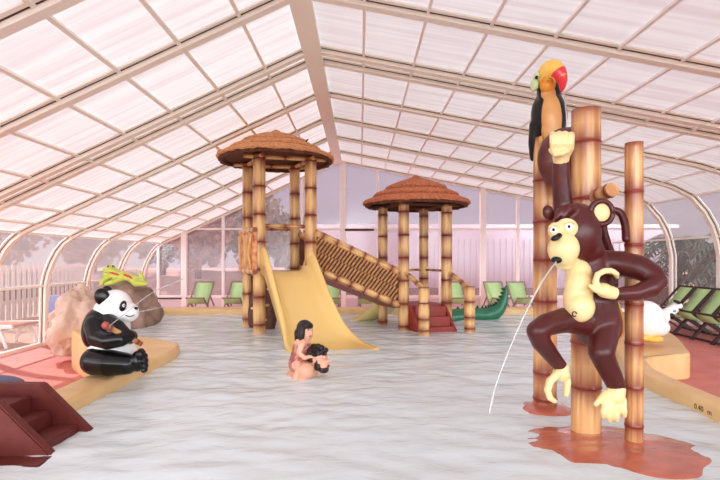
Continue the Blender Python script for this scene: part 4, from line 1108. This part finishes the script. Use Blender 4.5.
for a in ((-9.6,17,.3,3.2,1.3,'leafdry','reddish brown tree beyond the far left corner of the back gable',3),(-7.6,18.5,.5,2.6,1.2,'leafgreen','dull green tree behind the leftmost deck chair',5),
          (-5.9,17.5,.4,2.9,1.15,'leafdry','brown tree just left of the tall tower, behind the glass',8),(-4.1,18.5,.5,3.1,1.3,'leafgreen','dull green tree behind the tall tower\'s legs',11),
          (-10.8,19.5,.3,3.8,1.6,'leafgreen','dark green tree rising behind the far left corner, beyond the brown ones',15),(-7.0,20.5,.4,3.4,1.5,'leafdry','pale brown tree far behind the leftmost deck chairs',17),
          (-2.6,19,.4,2.4,1.0,'leafgreen','low green tree seen through the tall tower, between its posts',19),(-12.2,16,.3,3.4,1.5,'leafdry','brown tree seen through the end of the left glass wall',13)):
    tree(*a)
for k, (x, y) in enumerate(((-11.2,8.0),(-11.4,10.5),(-11,13))):
    tree(x, y, -.5, 4.8, 1.55, 'leafdry', ['brown tree behind the picket fence, nearest the viewer','brown tree behind the middle of the picket fence','brown tree behind the far end of the picket fence'][k], 20+k, 700)
# dark palms outside the right wall
def palm(x, y, h, label, sd):
    rnd = random.Random(sd); t = thing('palm_tree', label, 'palm', (x,y,-.45), 'palms outside the right wall')
    obj('trunk', MB().tube([(x,y,-.45),(x+.03,y,h*.5),(x,y,h)], [.16,.13,.12], 12), 'bark', t)
    for k in range(38):
        a = 2*PI*k/38+rnd.uniform(-.1,.1); L_ = rnd.uniform(.9,1.25); rise = rnd.uniform(-.2,.55)
        pts = [Vector((x+math.cos(a)*L_*s_, y+math.sin(a)*L_*s_, h+rise*s_*1.2-1.25*s_*s_*(.6+.4*rnd.random()))) for s_ in (0,.25,.5,.75,1)]
        pts = spline(pts, 3); mb = MB(); mb.tube(pts, [.014]*(len(pts)-1)+[.004], 6)
        sd_ = Vector((-math.sin(a), math.cos(a), 0))
        for i, p in enumerate(pts[1:]):
            T = (pts[min(i+2,len(pts)-1)]-pts[i]).normalized()
            for s_ in (-1,1):
                q = p+sd_*s_*.20+T*.16-Vector((0,0,.08)); mb.add([p, p+T*.075, q], [(0,1,2)])
        obj('frond', mb, 'palm', t)
palm(7.9, 9.9, 1.5, 'dark palm outside the right wall, behind the far deck chairs', 2)
palm(8.0, 7.6, 1.5, 'dark palm outside the right wall at the picture\'s right edge', 4)
palm(8.0, 12.2, 1.5, 'smaller dark palm outside the far end of the right wall', 6)

hd = MB(); rnd = random.Random(77)
for k in range(5200):
    p = Vector((rnd.uniform(9.4,10.4), rnd.uniform(6.5,14.0), 0)); p.z = -.45+rnd.random()**.8*(1.75+.5*noise.noise(Vector((p.y*.8,p.x,3))))
    e = Euler((rnd.random()*6,rnd.random()*6,rnd.random()*6)).to_matrix(); q_ = rnd.uniform(.08,.16)
    hd.add([p+e @ Vector(q)*q_ for q in ((-1,-.5,0),(0,-.7,.15),(1,-.2,0),(.5,.7,-.1),(-.6,.6,.1))], [(0,1,2,3,4)])
hg = thing('hedge', 'dark hedge outside the right wall, behind the palms', 'hedge', (9.9,10,-.45)); obj('foliage', hd, 'leafgreen', hg)
sm_ = MB()
for y in (7.2,8.8,10.4,12,13.6): sm_.tube([(9.9,y,-.45),(9.92,y+.05,.4),(9.9,y,1.0)], [.05,.04,.015], 8)
obj('stems', sm_, 'bark', hg)
